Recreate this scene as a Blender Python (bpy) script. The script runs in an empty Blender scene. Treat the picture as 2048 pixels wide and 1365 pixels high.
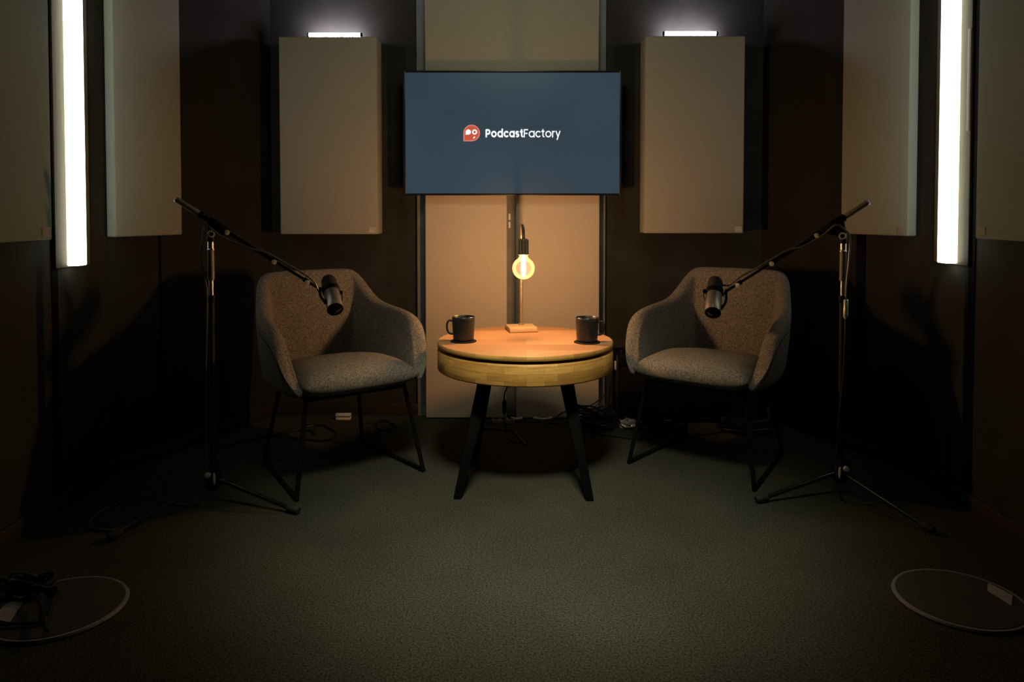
import bpy, bmesh, math, random
from mathutils import Vector, Matrix, Quaternion

PI = math.pi
V = Vector
scn = bpy.context.scene
COL = scn.collection
rnd = random.Random(7)

# ------------------------------------------------------------------ camera
FPX, CXP, CYP = 1500.0, 1024.0, 464.0
PITCH = math.radians(1.7)
CAM = V((0, 0, 1.064))
FW = V((0, math.cos(PITCH), -math.sin(PITCH)))
UP = V((0, math.sin(PITCH), math.cos(PITCH)))
RT = V((1, 0, 0))


def ray(px, py):
    return RT * ((px - CXP) / FPX) + UP * (-(py - CYP) / FPX) + FW


def at(px, py, y):            # a pixel of the photo, at distance y into the room
    d = ray(px, py)
    return CAM + d * (y / d.y)


def onz(px, py, z=0.0):       # a pixel of the photo, on the level z
    d = ray(px, py)
    return CAM + d * ((z - CAM.z) / d.z)


def onpl(px, py, p, n):       # a pixel of the photo, on a plane
    d = ray(px, py)
    return CAM + d * ((V(p) - CAM).dot(V(n)) / d.dot(V(n)))


cam_d = bpy.data.cameras.new('camera')
cam_o = bpy.data.objects.new('camera', cam_d)
COL.objects.link(cam_o)
cam_d.sensor_width = 36.0
cam_d.sensor_fit = 'HORIZONTAL'
cam_d.lens = FPX / 2048.0 * 36.0
cam_d.shift_y = -(682.5 - CYP) / 2048.0
cam_d.clip_start = 0.02
cam_o.location = CAM
cam_o.rotation_euler = (PI / 2 - PITCH, 0, 0)
scn.camera = cam_o

# --------------------------------------------------------------- materials


def node_mat(name):
    m = bpy.data.materials.new(name)
    m.use_nodes = True
    nt = m.node_tree
    b = nt.nodes['Principled BSDF']
    return m, nt, b


def noise_mat(name, c1, c2, scale=40, rough=0.8, metal=0.0, bump=0.0, bscale=None, detail=4,
              spec=0.3, stretch=(1, 1, 1), lo=0.35, hi=0.65):
    m, nt, b = node_mat(name)
    N, L = nt.nodes, nt.links
    tc = N.new('ShaderNodeTexCoord')
    mp = N.new('ShaderNodeMapping')
    mp.inputs['Scale'].default_value = stretch
    L.new(tc.outputs['Object'], mp.inputs['Vector'])
    nz = N.new('ShaderNodeTexNoise')
    nz.inputs['Scale'].default_value = scale
    nz.inputs['Detail'].default_value = detail
    L.new(mp.outputs['Vector'], nz.inputs['Vector'])
    cr = N.new('ShaderNodeValToRGB')
    cr.color_ramp.elements[0].position = lo
    cr.color_ramp.elements[1].position = hi
    cr.color_ramp.elements[0].color = (*c1, 1)
    cr.color_ramp.elements[1].color = (*c2, 1)
    L.new(nz.outputs['Fac'], cr.inputs['Fac'])
    L.new(cr.outputs['Color'], b.inputs['Base Color'])
    b.inputs['Roughness'].default_value = rough
    b.inputs['Metallic'].default_value = metal
    b.inputs['Specular IOR Level'].default_value = spec
    if bump:
        n2 = N.new('ShaderNodeTexNoise')
        n2.inputs['Scale'].default_value = bscale or scale
        n2.inputs['Detail'].default_value = 3
        L.new(mp.outputs['Vector'], n2.inputs['Vector'])
        bp = N.new('ShaderNodeBump')
        bp.inputs['Strength'].default_value = bump
        bp.inputs['Distance'].default_value = 0.004
        L.new(n2.outputs['Fac'], bp.inputs['Height'])
        L.new(bp.outputs['Normal'], b.inputs['Normal'])
    return m


def emit_mat(name, col, strength, base=(0.02, 0.02, 0.02), rough=0.4):
    m, nt, b = node_mat(name)
    b.inputs['Base Color'].default_value = (*base, 1)
    b.inputs['Roughness'].default_value = rough
    b.inputs['Emission Color'].default_value = (*col, 1)
    b.inputs['Emission Strength'].default_value = strength
    return m


M = {}
M['wall'] = noise_mat('dark_wall_paint', (0.0185, 0.0178, 0.0148), (0.025, 0.0238, 0.0195), 6, 0.85, bump=0.1, bscale=120, spec=0.15)
M['wallback_lit'] = noise_mat('lamplit_wall_paint', (0.030, 0.0285, 0.024), (0.040, 0.038, 0.032), 6, 0.85, bump=0.1, bscale=120, spec=0.1)  # same wall paint, lightened to carry the table lamp's light
M['wallside_lit'] = noise_mat('glow_lit_wall_paint', (0.026, 0.0265, 0.021), (0.034, 0.0345, 0.027), 6, 0.85, bump=0.1, bscale=120, spec=0.1)  # wall paint lightened to stand in for the light bars' glow
M['ceiling'] = noise_mat('dark_ceiling', (0.012, 0.012, 0.012), (0.016, 0.016, 0.016), 8, 0.9, spec=0.1)
M['skirt'] = noise_mat('dark_skirting', (0.020, 0.017, 0.013), (0.027, 0.022, 0.018), 30, 0.6, spec=0.2)
M['joint'] = noise_mat('black_joint', (0.004, 0.004, 0.004), (0.006, 0.006, 0.006), 30, 0.9, spec=0.05)
M['greywall'] = noise_mat('blue_grey_board', (0.17, 0.175, 0.175), (0.21, 0.215, 0.215), 12, 0.7, bump=0.1, bscale=150, spec=0.2)
M['panel'] = noise_mat('taupe_acoustic_fabric', (0.33, 0.305, 0.245), (0.40, 0.365, 0.295), 420, 0.95, bump=0.25, bscale=900, spec=0.05, lo=0.3, hi=0.7)
M['panelmid_lit'] = noise_mat('lamplit_taupe_fabric', (0.52, 0.43, 0.325), (0.60, 0.50, 0.38), 420, 0.95, bump=0.25, bscale=900, spec=0.05, lo=0.3, hi=0.7)  # same taupe fabric, lamplight put into a lighter, warmer colour
M['panelslant_shaded'] = noise_mat('shaded_taupe_fabric', (0.255, 0.270, 0.220), (0.31, 0.325, 0.265), 420, 0.95, bump=0.25, bscale=900, spec=0.05, lo=0.3, hi=0.7)  # same taupe fabric, red lowered in the colour for weaker lamplight
M['panelside_shaded'] = noise_mat('dim_shaded_taupe_fabric', (0.185, 0.235, 0.190), (0.225, 0.28, 0.23), 420, 0.95, bump=0.25, bscale=900, spec=0.05, lo=0.3, hi=0.7)  # same taupe fabric, colour dimmed and cooled to take the lamp's red off
M['tag'] = noise_mat('pale_tag', (0.50, 0.44, 0.36), (0.60, 0.54, 0.45), 300, 0.7)
M['chair'] = noise_mat('brown_grey_boucle', (0.115, 0.104, 0.086), (0.255, 0.231, 0.192), 170, 0.97, bump=0.9, bscale=330, spec=0.05, lo=0.36, hi=0.64)
M['seam'] = noise_mat('dark_seam', (0.02, 0.018, 0.015), (0.03, 0.026, 0.02), 200, 0.95, spec=0.05)
M['black'] = noise_mat('black_painted_metal', (0.003, 0.003, 0.003), (0.005, 0.005, 0.005), 60, 0.5, spec=0.12)
M['blackgloss'] = noise_mat('black_enamel_tube', (0.006, 0.006, 0.0055), (0.009, 0.009, 0.008), 60, 0.2, spec=0.8)
M['legblack'] = noise_mat('black_lacquered_wood', (0.002, 0.002, 0.002), (0.003, 0.0028, 0.0025), 50, 0.6, spec=0.04, stretch=(1, 1, 0.1))
M['rubber'] = noise_mat('black_rubber', (0.012, 0.012, 0.011), (0.018, 0.018, 0.016), 90, 0.7, spec=0.3)
M['cable'] = noise_mat('black_cable', (0.008, 0.008, 0.008), (0.012, 0.012, 0.011), 90, 0.45, spec=0.4)
M['micable'] = noise_mat('dark_grey_cable', (0.065, 0.064, 0.055), (0.085, 0.082, 0.072), 90, 0.35, spec=0.6)
M['chrome'] = noise_mat('chromed_steel', (0.62, 0.60, 0.53), (0.72, 0.70, 0.62), 20, 0.3, metal=0.35)
M['darkchrome'] = noise_mat('dark_polished_metal', (0.46, 0.44, 0.38), (0.54, 0.52, 0.45), 30, 0.36, metal=1.0)
M['greytube'] = noise_mat('grey_rubber_sleeve', (0.20, 0.195, 0.16), (0.26, 0.25, 0.21), 80, 0.5, spec=0.3)
M['micbody'] = noise_mat('grey_satin_metal', (0.30, 0.28, 0.245), (0.36, 0.335, 0.29), 60, 0.38, metal=0.75)
M['foam'] = noise_mat('dark_foam', (0.030, 0.029, 0.023), (0.055, 0.052, 0.042), 350, 1.0, bump=0.6, bscale=500, spec=0.03)
M['mug'] = noise_mat('dark_stoneware', (0.012, 0.012, 0.010), (0.024, 0.023, 0.019), 130, 0.33, bump=0.08, bscale=200, spec=0.5)
M['coaster'] = noise_mat('black_coaster', (0.010, 0.010, 0.009), (0.016, 0.015, 0.013), 90, 0.8, spec=0.1)
M['brass'] = noise_mat('aged_bronze', (0.26, 0.19, 0.115), (0.34, 0.255, 0.155), 60, 0.35, metal=0.6)
M['case'] = noise_mat('black_case_laminate', (0.003, 0.003, 0.003), (0.005, 0.005, 0.005), 60, 0.7, spec=0.1)
M['caseedge'] = noise_mat('dull_metal_edge', (0.05, 0.05, 0.048), (0.08, 0.08, 0.075), 60, 0.4, metal=0.8)
M['white'] = noise_mat('white_plastic', (0.70, 0.67, 0.60), (0.76, 0.73, 0.66), 60, 0.4)
M['greyplastic'] = noise_mat('grey_plastic', (0.20, 0.18, 0.16), (0.25, 0.23, 0.20), 60, 0.5)
M['silver'] = noise_mat('crumpled_clear_plastic', (0.50, 0.47, 0.42), (0.72, 0.68, 0.60), 45, 0.18, metal=0.6, bump=0.8, bscale=70)
M['bezel'] = noise_mat('black_bezel', (0.008, 0.008, 0.008), (0.011, 0.011, 0.011), 60, 0.35, spec=0.4)
M['basedisc'] = noise_mat('black_powder_coat', (0.040, 0.040, 0.031), (0.055, 0.053, 0.042), 120, 0.8, bump=0.1, bscale=300, spec=0.08)
M['baserim'] = noise_mat('grey_rubber_rim', (0.15, 0.15, 0.13), (0.19, 0.185, 0.16), 120, 0.55, spec=0.3)
M['sticker'] = noise_mat('pale_grey_sticker', (0.24, 0.23, 0.20), (0.30, 0.29, 0.25), 60, 0.6)
M['led'] = emit_mat('led_diffuser', (1.0, 0.985, 0.90), 5.0, (0.7, 0.7, 0.65))
M['bar'] = emit_mat('cool_white_tube', (0.87, 0.83, 1.0), 100.0, (0.7, 0.7, 0.7))
M['filament'] = emit_mat('glowing_filament', (1.0, 0.585, 0.30), 1180.0)
M['logored'] = emit_mat('screen_red', (0.74, 0.105, 0.055), 0.75)
M['logopink'] = emit_mat('screen_pale_red', (0.86, 0.28, 0.22), 0.75)
M['logowhite'] = emit_mat('screen_white', (0.93, 0.97, 1.0), 1.0)


def screen_mat():
    m, nt, b = node_mat('lit_screen_blue')
    N, L = nt.nodes, nt.links
    tc = N.new('ShaderNodeTexCoord')
    nz = N.new('ShaderNodeTexNoise')
    nz.inputs['Scale'].default_value = 2.2
    nz.inputs['Detail'].default_value = 1
    L.new(tc.outputs['Object'], nz.inputs['Vector'])
    cr = N.new('ShaderNodeValToRGB')
    cr.color_ramp.elements[0].position = 0.3
    cr.color_ramp.elements[1].position = 0.7
    cr.color_ramp.elements[0].color = (0.026, 0.043, 0.061, 1)
    cr.color_ramp.elements[1].color = (0.031, 0.055, 0.077, 1)
    L.new(nz.outputs['Fac'], cr.inputs['Fac'])
    L.new(cr.outputs['Color'], b.inputs['Emission Color'])
    b.inputs['Emission Strength'].default_value = 1.0
    b.inputs['Base Color'].default_value = (0.003, 0.004, 0.005, 1)
    b.inputs['Roughness'].default_value = 0.34
    return m


M['screen'] = screen_mat()


def carpet_mat():
    m, nt, b = node_mat('grey_green_carpet')
    N, L = nt.nodes, nt.links
    tc = N.new('ShaderNodeTexCoord')
    n1 = N.new('ShaderNodeTexNoise')
    n1.inputs['Scale'].default_value = 175
    n1.inputs['Detail'].default_value = 6
    n1.inputs['Roughness'].default_value = 0.7
    L.new(tc.outputs['Object'], n1.inputs['Vector'])
    cr = N.new('ShaderNodeValToRGB')
    cr.color_ramp.elements[0].position = 0.36
    cr.color_ramp.elements[1].position = 0.66
    cr.color_ramp.elements[0].color = (0.0135, 0.0138, 0.0097, 1)
    cr.color_ramp.elements[1].color = (0.090, 0.090, 0.065, 1)
    L.new(n1.outputs['Fac'], cr.inputs['Fac'])
    n2 = N.new('ShaderNodeTexNoise')
    n2.inputs['Scale'].default_value = 3.0
    n2.inputs['Detail'].default_value = 5
    L.new(tc.outputs['Object'], n2.inputs['Vector'])
    c2 = N.new('ShaderNodeValToRGB')
    c2.color_ramp.elements[0].position = 0.3
    c2.color_ramp.elements[1].position = 0.7
    c2.color_ramp.elements[0].color = (0.78, 0.78, 0.78, 1)
    c2.color_ramp.elements[1].color = (1, 1, 1, 1)
    L.new(n2.outputs['Fac'], c2.inputs['Fac'])
    mx = N.new('ShaderNodeMix')
    mx.data_type = 'RGBA'
    mx.blend_type = 'MULTIPLY'
    mx.inputs[0].default_value = 1
    L.new(cr.outputs['Color'], mx.inputs[6])
    L.new(c2.outputs['Color'], mx.inputs[7])
    br = N.new('ShaderNodeTexBrick')          # carpet tile seams
    br.offset = 0.0
    br.inputs['Scale'].default_value = 1.0
    br.inputs['Brick Width'].default_value = 0.6
    br.inputs['Row Height'].default_value = 0.6
    br.inputs['Mortar Size'].default_value = 0.0025
    br.inputs['Color1'].default_value = (1, 1, 1, 1)
    br.inputs['Color2'].default_value = (0.97, 0.97, 0.97, 1)
    br.inputs['Mortar'].default_value = (0.91, 0.91, 0.91, 1)
    mp = N.new('ShaderNodeMapping')
    mp.inputs['Location'].default_value = (0.13, 0.205, 0)
    L.new(tc.outputs['Object'], mp.inputs['Vector'])
    L.new(mp.outputs['Vector'], br.inputs['Vector'])
    m2 = N.new('ShaderNodeMix')
    m2.data_type = 'RGBA'
    m2.blend_type = 'MULTIPLY'
    m2.inputs[0].default_value = 1
    L.new(mx.outputs[2], m2.inputs[6])
    L.new(br.outputs['Color'], m2.inputs[7])
    L.new(m2.outputs[2], b.inputs['Base Color'])
    b.inputs['Roughness'].default_value = 1.0
    b.inputs['Specular IOR Level'].default_value = 0.05
    bp = N.new('ShaderNodeBump')
    bp.inputs['Strength'].default_value = 0.6
    bp.inputs['Distance'].default_value = 0.005
    L.new(n1.outputs['Fac'], bp.inputs['Height'])
    L.new(bp.outputs['Normal'], b.inputs['Normal'])
    return m


M['carpet'] = carpet_mat()


def wood_mat(name, ca, cb, uv=False, blocks=None, rough=0.45, dark=(0.2, 0.1, 0.04), grain=(1.2, 16, 16), knots=0.0):
    """grain runs along the first coordinate; blocks = (length, height) of glued staves"""
    m, nt, b = node_mat(name)
    N, L = nt.nodes, nt.links
    tc = N.new('ShaderNodeTexCoord')
    src = tc.outputs['UV'] if uv else tc.outputs['Object']
    mp = N.new('ShaderNodeMapping')
    mp.inputs['Scale'].default_value = grain
    L.new(src, mp.inputs['Vector'])
    nz = N.new('ShaderNodeTexNoise')
    nz.inputs['Scale'].default_value = 5
    nz.inputs['Detail'].default_value = 7
    nz.inputs['Roughness'].default_value = 0.62
    nz.inputs['Distortion'].default_value = 0.6
    L.new(mp.outputs['Vector'], nz.inputs['Vector'])
    cr = N.new('ShaderNodeValToRGB')
    cr.color_ramp.elements[0].position = 0.30
    cr.color_ramp.elements[1].position = 0.70
    cr.color_ramp.elements[0].color = (*ca, 1)
    cr.color_ramp.elements[1].color = (*cb, 1)
    L.new(nz.outputs['Fac'], cr.inputs['Fac'])
    out = cr.outputs['Color']
    if blocks:
        br = N.new('ShaderNodeTexBrick')
        br.offset = 0.43
        br.inputs['Scale'].default_value = 1.0
        br.inputs['Brick Width'].default_value = blocks[0]
        br.inputs['Row Height'].default_value = blocks[1]
        br.inputs['Mortar Size'].default_value = 0.0006
        br.inputs['Bias'].default_value = 0.0
        br.inputs['Color1'].default_value = (1.0, 1.0, 1.0, 1)
        br.inputs['Color2'].default_value = (0.62, 0.58, 0.50, 1)
        br.inputs['Mortar'].default_value = (0.55, 0.48, 0.38, 1)
        L.new(src, br.inputs['Vector'])
        mx = N.new('ShaderNodeMix')
        mx.data_type = 'RGBA'
        mx.blend_type = 'MULTIPLY'
        mx.inputs[0].default_value = 1.0
        L.new(out, mx.inputs[6])
        L.new(br.outputs['Color'], mx.inputs[7])
        out = mx.outputs[2]
    if knots:
        n3 = N.new('ShaderNodeTexNoise')
        n3.inputs['Scale'].default_value = 6.5
        n3.inputs['Detail'].default_value = 2
        mp3 = N.new('ShaderNodeMapping')
        mp3.inputs['Scale'].default_value = (0.6, 3.0, 3.0) if not uv else (1.0, 2.2, 1.0)
        L.new(src, mp3.inputs['Vector'])
        L.new(mp3.outputs['Vector'], n3.inputs['Vector'])
        c3 = N.new('ShaderNodeValToRGB')
        c3.color_ramp.elements[0].position = 0.66
        c3.color_ramp.elements[1].position = 0.76
        c3.color_ramp.elements[0].color = (0, 0, 0, 1)
        c3.color_ramp.elements[1].color = (knots, knots, knots, 1)
        L.new(n3.outputs['Fac'], c3.inputs['Fac'])
        m3 = N.new('ShaderNodeMix')
        m3.data_type = 'RGBA'
        L.new(c3.outputs['Color'], m3.inputs[0])
        L.new(out, m3.inputs[6])
        m3.inputs[7].default_value = (*dark, 1)
        out = m3.outputs[2]
    L.new(out, b.inputs['Base Color'])
    b.inputs['Roughness'].default_value = rough
    b.inputs['Specular IOR Level'].default_value = 0.3
    bp = N.new('ShaderNodeBump')
    bp.inputs['Strength'].default_value = 0.12
    bp.inputs['Distance'].default_value = 0.002
    L.new(nz.outputs['Fac'], bp.inputs['Height'])
    L.new(bp.outputs['Normal'], b.inputs['Normal'])
    return m


M['top'] = wood_mat('oak_plank_top', (0.46, 0.235, 0.108), (0.57, 0.30, 0.140), blocks=(0.9, 0.115), knots=0.8, rough=0.7)
M['drum'] = wood_mat('oak_stave_drum', (0.46, 0.245, 0.058), (0.70, 0.40, 0.110), uv=True, blocks=(0.115, 0.0262), grain=(2, 16, 1), knots=0.7)
M['lampwood'] = wood_mat('pale_wood_block', (0.42, 0.28, 0.14), (0.56, 0.38, 0.20))
M['batten'] = wood_mat('grey_oak_batten', (0.070, 0.062, 0.028), (0.135, 0.120, 0.058), grain=(22, 22, 1.2), rough=0.6)


def bulb_glass():
    m = bpy.data.materials.new('warm_bulb_glass')
    m.use_nodes = True
    nt = m.node_tree
    N, L = nt.nodes, nt.links
    for n in list(N):
        N.remove(n)
    out = N.new('ShaderNodeOutputMaterial')
    tr = N.new('ShaderNodeBsdfTransparent')
    tr.inputs['Color'].default_value = (1.0, 0.90, 0.74, 1)
    gl = N.new('ShaderNodeBsdfGlossy')
    gl.inputs['Roughness'].default_value = 0.06
    gl.inputs['Color'].default_value = (1.0, 0.85, 0.6, 1)
    em = N.new('ShaderNodeEmission')
    em.inputs['Color'].default_value = (1.0, 0.62, 0.30, 1)
    lw = N.new('ShaderNodeLayerWeight')
    lw.inputs['Blend'].default_value = 0.35
    mth = N.new('ShaderNodeMath')
    mth.operation = 'MULTIPLY_ADD'
    mth.inputs[1].default_value = 0.35
    mth.inputs[2].default_value = 0.10
    L.new(lw.outputs['Facing'], mth.inputs[0])
    em.inputs['Strength'].default_value = 0.42
    fr = N.new('ShaderNodeFresnel')
    fr.inputs['IOR'].default_value = 1.45
    mx = N.new('ShaderNodeMixShader')
    L.new(fr.outputs['Fac'], mx.inputs['Fac'])
    L.new(tr.outputs['BSDF'], mx.inputs[1])
    L.new(gl.outputs['BSDF'], mx.inputs[2])
    ad = N.new('ShaderNodeAddShader')
    L.new(mx.outputs['Shader'], ad.inputs[0])
    L.new(em.outputs['Emission'], ad.inputs[1])
    L.new(ad.outputs['Shader'], out.inputs['Surface'])
    return m


M['bulb'] = bulb_glass()

# ----------------------------------------------------------------- helpers


def frame_z(d):
    d = V(d).normalized()
    a = V((0, 0, 1)) if abs(d.z) < 0.95 else V((1, 0, 0))
    x = a.cross(d).normalized()
    y = d.cross(x)
    return x, y, d


def smooth_path(pts, n=8, closed=False):
    pts = [V(p) for p in pts]
    out = []
    m = len(pts)
    rng = range(m) if closed else range(m - 1)
    for i in rng:
        if closed:
            p0, p1, p2, p3 = pts[(i - 1) % m], pts[i], pts[(i + 1) % m], pts[(i + 2) % m]
        else:
            p1, p2 = pts[i], pts[i + 1]
            p0 = pts[i - 1] if i > 0 else p1 * 2 - p2
            p3 = pts[i + 2] if i + 2 < m else p2 * 2 - p1
        for k in range(n):
            t = k / n
            t2, t3 = t * t, t * t * t
            out.append(0.5 * ((2 * p1) + (p2 - p0) * t + (2 * p0 - 5 * p1 + 4 * p2 - p3) * t2 + (3 * p1 - p0 - 3 * p2 + p3) * t3))
    if not closed:
        out.append(pts[-1])
    return out


def tube(bm, pts, r, seg=10, closed=False, caps=True):
    pts = [V(p) for p in pts]
    n = len(pts)
    rs = r if isinstance(r, (list, tuple)) else [r] * n
    rings = []
    prev = None
    for i, p in enumerate(pts):
        if closed:
            d = pts[(i + 1) % n] - pts[i - 1]
        else:
            d = pts[min(i + 1, n - 1)] - pts[max(i - 1, 0)]
        if d.length < 1e-9:
            d = V((0, 0, 1))
        d.normalize()
        if prev is None:
            x, y, _ = frame_z(d)
        else:
            x = prev - d * prev.dot(d)
            if x.length < 1e-6:
                x, y, _ = frame_z(d)
            x.normalize()
            y = d.cross(x)
        prev = x
        rings.append([bm.verts.new(p + (x * math.cos(2 * PI * k / seg) + y * math.sin(2 * PI * k / seg)) * rs[i]) for k in range(seg)])
    m = n if closed else n - 1
    for i in range(m):
        a, b = rings[i], rings[(i + 1) % n]
        for k in range(seg):
            bm.faces.new((a[k], a[(k + 1) % seg], b[(k + 1) % seg], b[k]))
    if caps and not closed:
        bm.faces.new(rings[0][::-1])
        bm.faces.new(rings[-1])
    return bm


def lathe(bm, prof, origin=(0, 0, 0), axis=(0, 0, 1), seg=32, uvR=None):
    """prof: (radius, height along axis) list from one end to the other"""
    o = V(origin)
    x, y, d = frame_z(axis)
    rings = []
    for (r, h) in prof:
        if r < 1e-6:
            rings.append([bm.verts.new(o + d * h)])
        else:
            rings.append([bm.verts.new(o + d * h + (x * math.cos(2 * PI * k / seg) + y * math.sin(2 * PI * k / seg)) * r) for k in range(seg)])
    uvl = bm.loops.layers.uv.verify() if uvR else None
    for i in range(len(rings) - 1):
        a, b = rings[i], rings[i + 1]
        for k in range(seg):
            k2 = (k + 1) % seg
            if len(a) == 1 and len(b) == 1:
                continue
            if len(a) == 1:
                f = bm.faces.new((a[0], b[k2], b[k]))
            elif len(b) == 1:
                f = bm.faces.new((a[k], a[k2], b[0]))
            else:
                f = bm.faces.new((a[k], a[k2], b[k2], b[k]))
            if uvl:
                for lp in f.loops:
                    hh = (lp.vert.co - o).dot(d)
                    kk = k if (lp.vert in (a[k] if len(a) > 1 else None, b[k] if len(b) > 1 else None)) else k + 1
                    lp[uvl].uv = (kk / seg * 2 * PI * uvR, hh)
    return bm


def box(bm, c, s, bev=0.0, rot=None, seg=2):
    """box centre c, full size s"""
    r = bmesh.ops.create_cube(bm, size=1.0)
    vs = r['verts']
    mt = Matrix.Translation(V(c)) @ (rot.to_4x4() if rot else Matrix.Identity(4)) @ Matrix.Diagonal((*s, 1))
    bmesh.ops.transform(bm, matrix=mt, verts=vs)
    if bev:
        es = list({e for v in vs for e in v.link_edges})
        bmesh.ops.bevel(bm, geom=es, offset=bev, segments=seg, profile=0.5, affect='EDGES')
    return bm


def prism(bm, pts, vec):
    """polygon pts (3D) pulled along vec"""
    vec = V(vec)
    a = [bm.verts.new(V(p)) for p in pts]
    b = [bm.verts.new(V(p) + vec) for p in pts]
    n = len(a)
    bm.faces.new(a[::-1])
    bm.faces.new(b)
    for i in range(n):
        bm.faces.new((a[i], a[(i + 1) % n], b[(i + 1) % n], b[i]))
    return bm


def obj(name, bm, mat, parent=None, sharp=40, fix=True):
    if fix:
        bmesh.ops.recalc_face_normals(bm, faces=bm.faces)
    ang = math.radians(sharp)
    for f in bm.faces:
        f.smooth = True
    for e in bm.edges:
        if len(e.link_faces) == 2 and e.calc_face_angle(0) > ang:
            e.smooth = False
    me = bpy.data.meshes.new(name)
    bm.to_mesh(me)
    bm.free()
    me.materials.append(M[mat] if isinstance(mat, str) else mat)
    o = bpy.data.objects.new(name, me)
    COL.objects.link(o)
    if parent is not None:
        o.parent = parent
    return o


def tag(o, label, cat, group=None):
    o['label'] = label
    o['category'] = cat
    if group:
        o['group'] = group
    return o


def thing(name, label, cat, loc=(0, 0, 0), rotz=0.0, group=None):
    o = bpy.data.objects.new(name, None)
    COL.objects.link(o)
    o.empty_display_size = 0.05
    o.location = loc
    o.rotation_euler = (0, 0, rotz)
    return tag(o, label, cat, group)


def struct(name, bm, mat):
    o = obj(name, bm, mat, sharp=30)
    o['kind'] = 'structure'
    return o


def BM():
    return bmesh.new()


# ------------------------------------------------------------- room shell
YB = 3.86                     # back wall
XL, XR = -1.60, 1.62          # side walls
CL = V((-1.235, YB, 0))       # back corners
CR = V((1.285, YB, 0))
SL = V((XL, 2.97, 0))         # where the slanted walls meet the side walls
SR = V((XR, 2.97, 0))
YF = -1.4
HC = 2.65


def wall(name, a, b, outward, th=0.08, mat='wall'):
    bm = BM()
    n = V(outward).normalized() * th
    prism(bm, [V((a[0], a[1], 0)), V((b[0], b[1], 0)), V((b[0], b[1], HC)), V((a[0], a[1], HC))], n)
    return struct(name, bm, mat)


nL = V((SL.y - CL.y, CL.x - SL.x, 0)).normalized()   # slanted wall normals, pointing out of the room
if nL.x > 0:
    nL = -nL
nR = V((CR.y - SR.y, SR.x - CR.x, 0)).normalized()
if nR.x < 0:
    nR = -nR

bm = BM()
prism(bm, [(XL, YF, -0.08), (XR, YF, -0.08), (SR.x, SR.y, -0.08), (CR.x, CR.y, -0.08), (CL.x, CL.y, -0.08), (SL.x, SL.y, -0.08)], (0, 0, 0.08))
struct('floor', bm, 'carpet')
bm = BM()
prism(bm, [(XL, YF, HC), (XR, YF, HC), (SR.x, SR.y, HC), (CR.x, CR.y, HC), (CL.x, CL.y, HC), (SL.x, SL.y, HC)], (0, 0, 0.08))
struct('ceiling', bm, 'ceiling')
wall('wall_back', CL, CR, (0, 1, 0), mat='wallback_lit')
wall('wall_back_left', SL, CL, nL)
wall('wall_back_right', CR, SR, nR)
wall('wall_left', (XL, YF), SL, (-1, 0, 0), mat='wallside_lit')
wall('wall_right', SR, (XR, YF), (1, 0, 0), mat='wallside_lit')
wall('wall_front', (XL, YF), (XR, YF), (0, -1, 0))


def skirting(name, a, b, outward, h=0.062, th=0.014):
    bm = BM()
    a, b = V(a), V(b)
    n = -V(outward).normalized()
    prof = [(0, 0), (th, 0), (th, h - 0.01), (th - 0.004, h), (0.003, h), (0, h - 0.002)]
    pa = [a + n * t + V((0, 0, z)) for t, z in prof]
    prism(bm, pa, b - a)
    return struct(name, bm, 'skirt')


TBX0, TBX1 = at(834, 400, 3.84).x, at(1211, 400, 3.84).x      # grey backing board
skirting('baseboard_back_left', V((CL.x + 0.012, YB, 0)), V((TBX0, YB, 0)), (0, 1, 0))
skirting('baseboard_back_right', V((TBX1, YB, 0)), V((CR.x - 0.012, YB, 0)), (0, 1, 0))
skirting('baseboard_slant_left', SL, CL, nL)
skirting('baseboard_slant_right', SR, CR, nR)
skirting('baseboard_left', (XL, YF, 0), SL, (-1, 0, 0))
skirting('baseboard_right', (XR, YF, 0), SR, (1, 0, 0))

bm = BM()
box(bm, ((TBX0 + TBX1) / 2, (3.84 + YB) / 2, HC / 2), (TBX1 - TBX0, YB - 3.84, HC), 0.002)
struct('trim_1', bm, 'greywall')


def joint(name, px, y0, p, n, w, mat='joint', h0=0.064, h1=HC):
    """a narrow vertical joint strip standing on a wall"""
    a = onpl(px, y0, p, n)
    t = V((0, 0, 1)).cross(V(n)).normalized()
    bm = BM()
    inn = -V(n).normalized()
    prism(bm, [V((a.x, a.y, h0)) - t * w / 2, V((a.x, a.y, h0)) + t * w / 2, V((a.x, a.y, h1)) + t * w / 2, V((a.x, a.y, h1)) - t * w / 2], inn * 0.003)
    struct(name, bm, mat)


joint('trim_2', 111, 700, SL, (-1, 0, 0), 0.034)
joint('trim_3', 1942, 700, SR, (1, 0, 0), 0.036)
joint('trim_4', 1722, 560, SR, nR, 0.05)
joint('trim_5', 320, 560, SL, nL, 0.012)


# ------------------------------------------------------------ acoustic panels
def panel_mesh(c, u, n, w, h, th, bev=0.006):
    """c = centre of the back face, u = along the wall, n = into the room"""
    u, n = V(u).normalized(), V(n).normalized()
    rot = Matrix((u, n, V((0, 0, 1)))).transposed()
    bm = BM()
    box(bm, V(c) + n * th / 2, (w, th, h), bev, rot, 3)
    return bm


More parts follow.
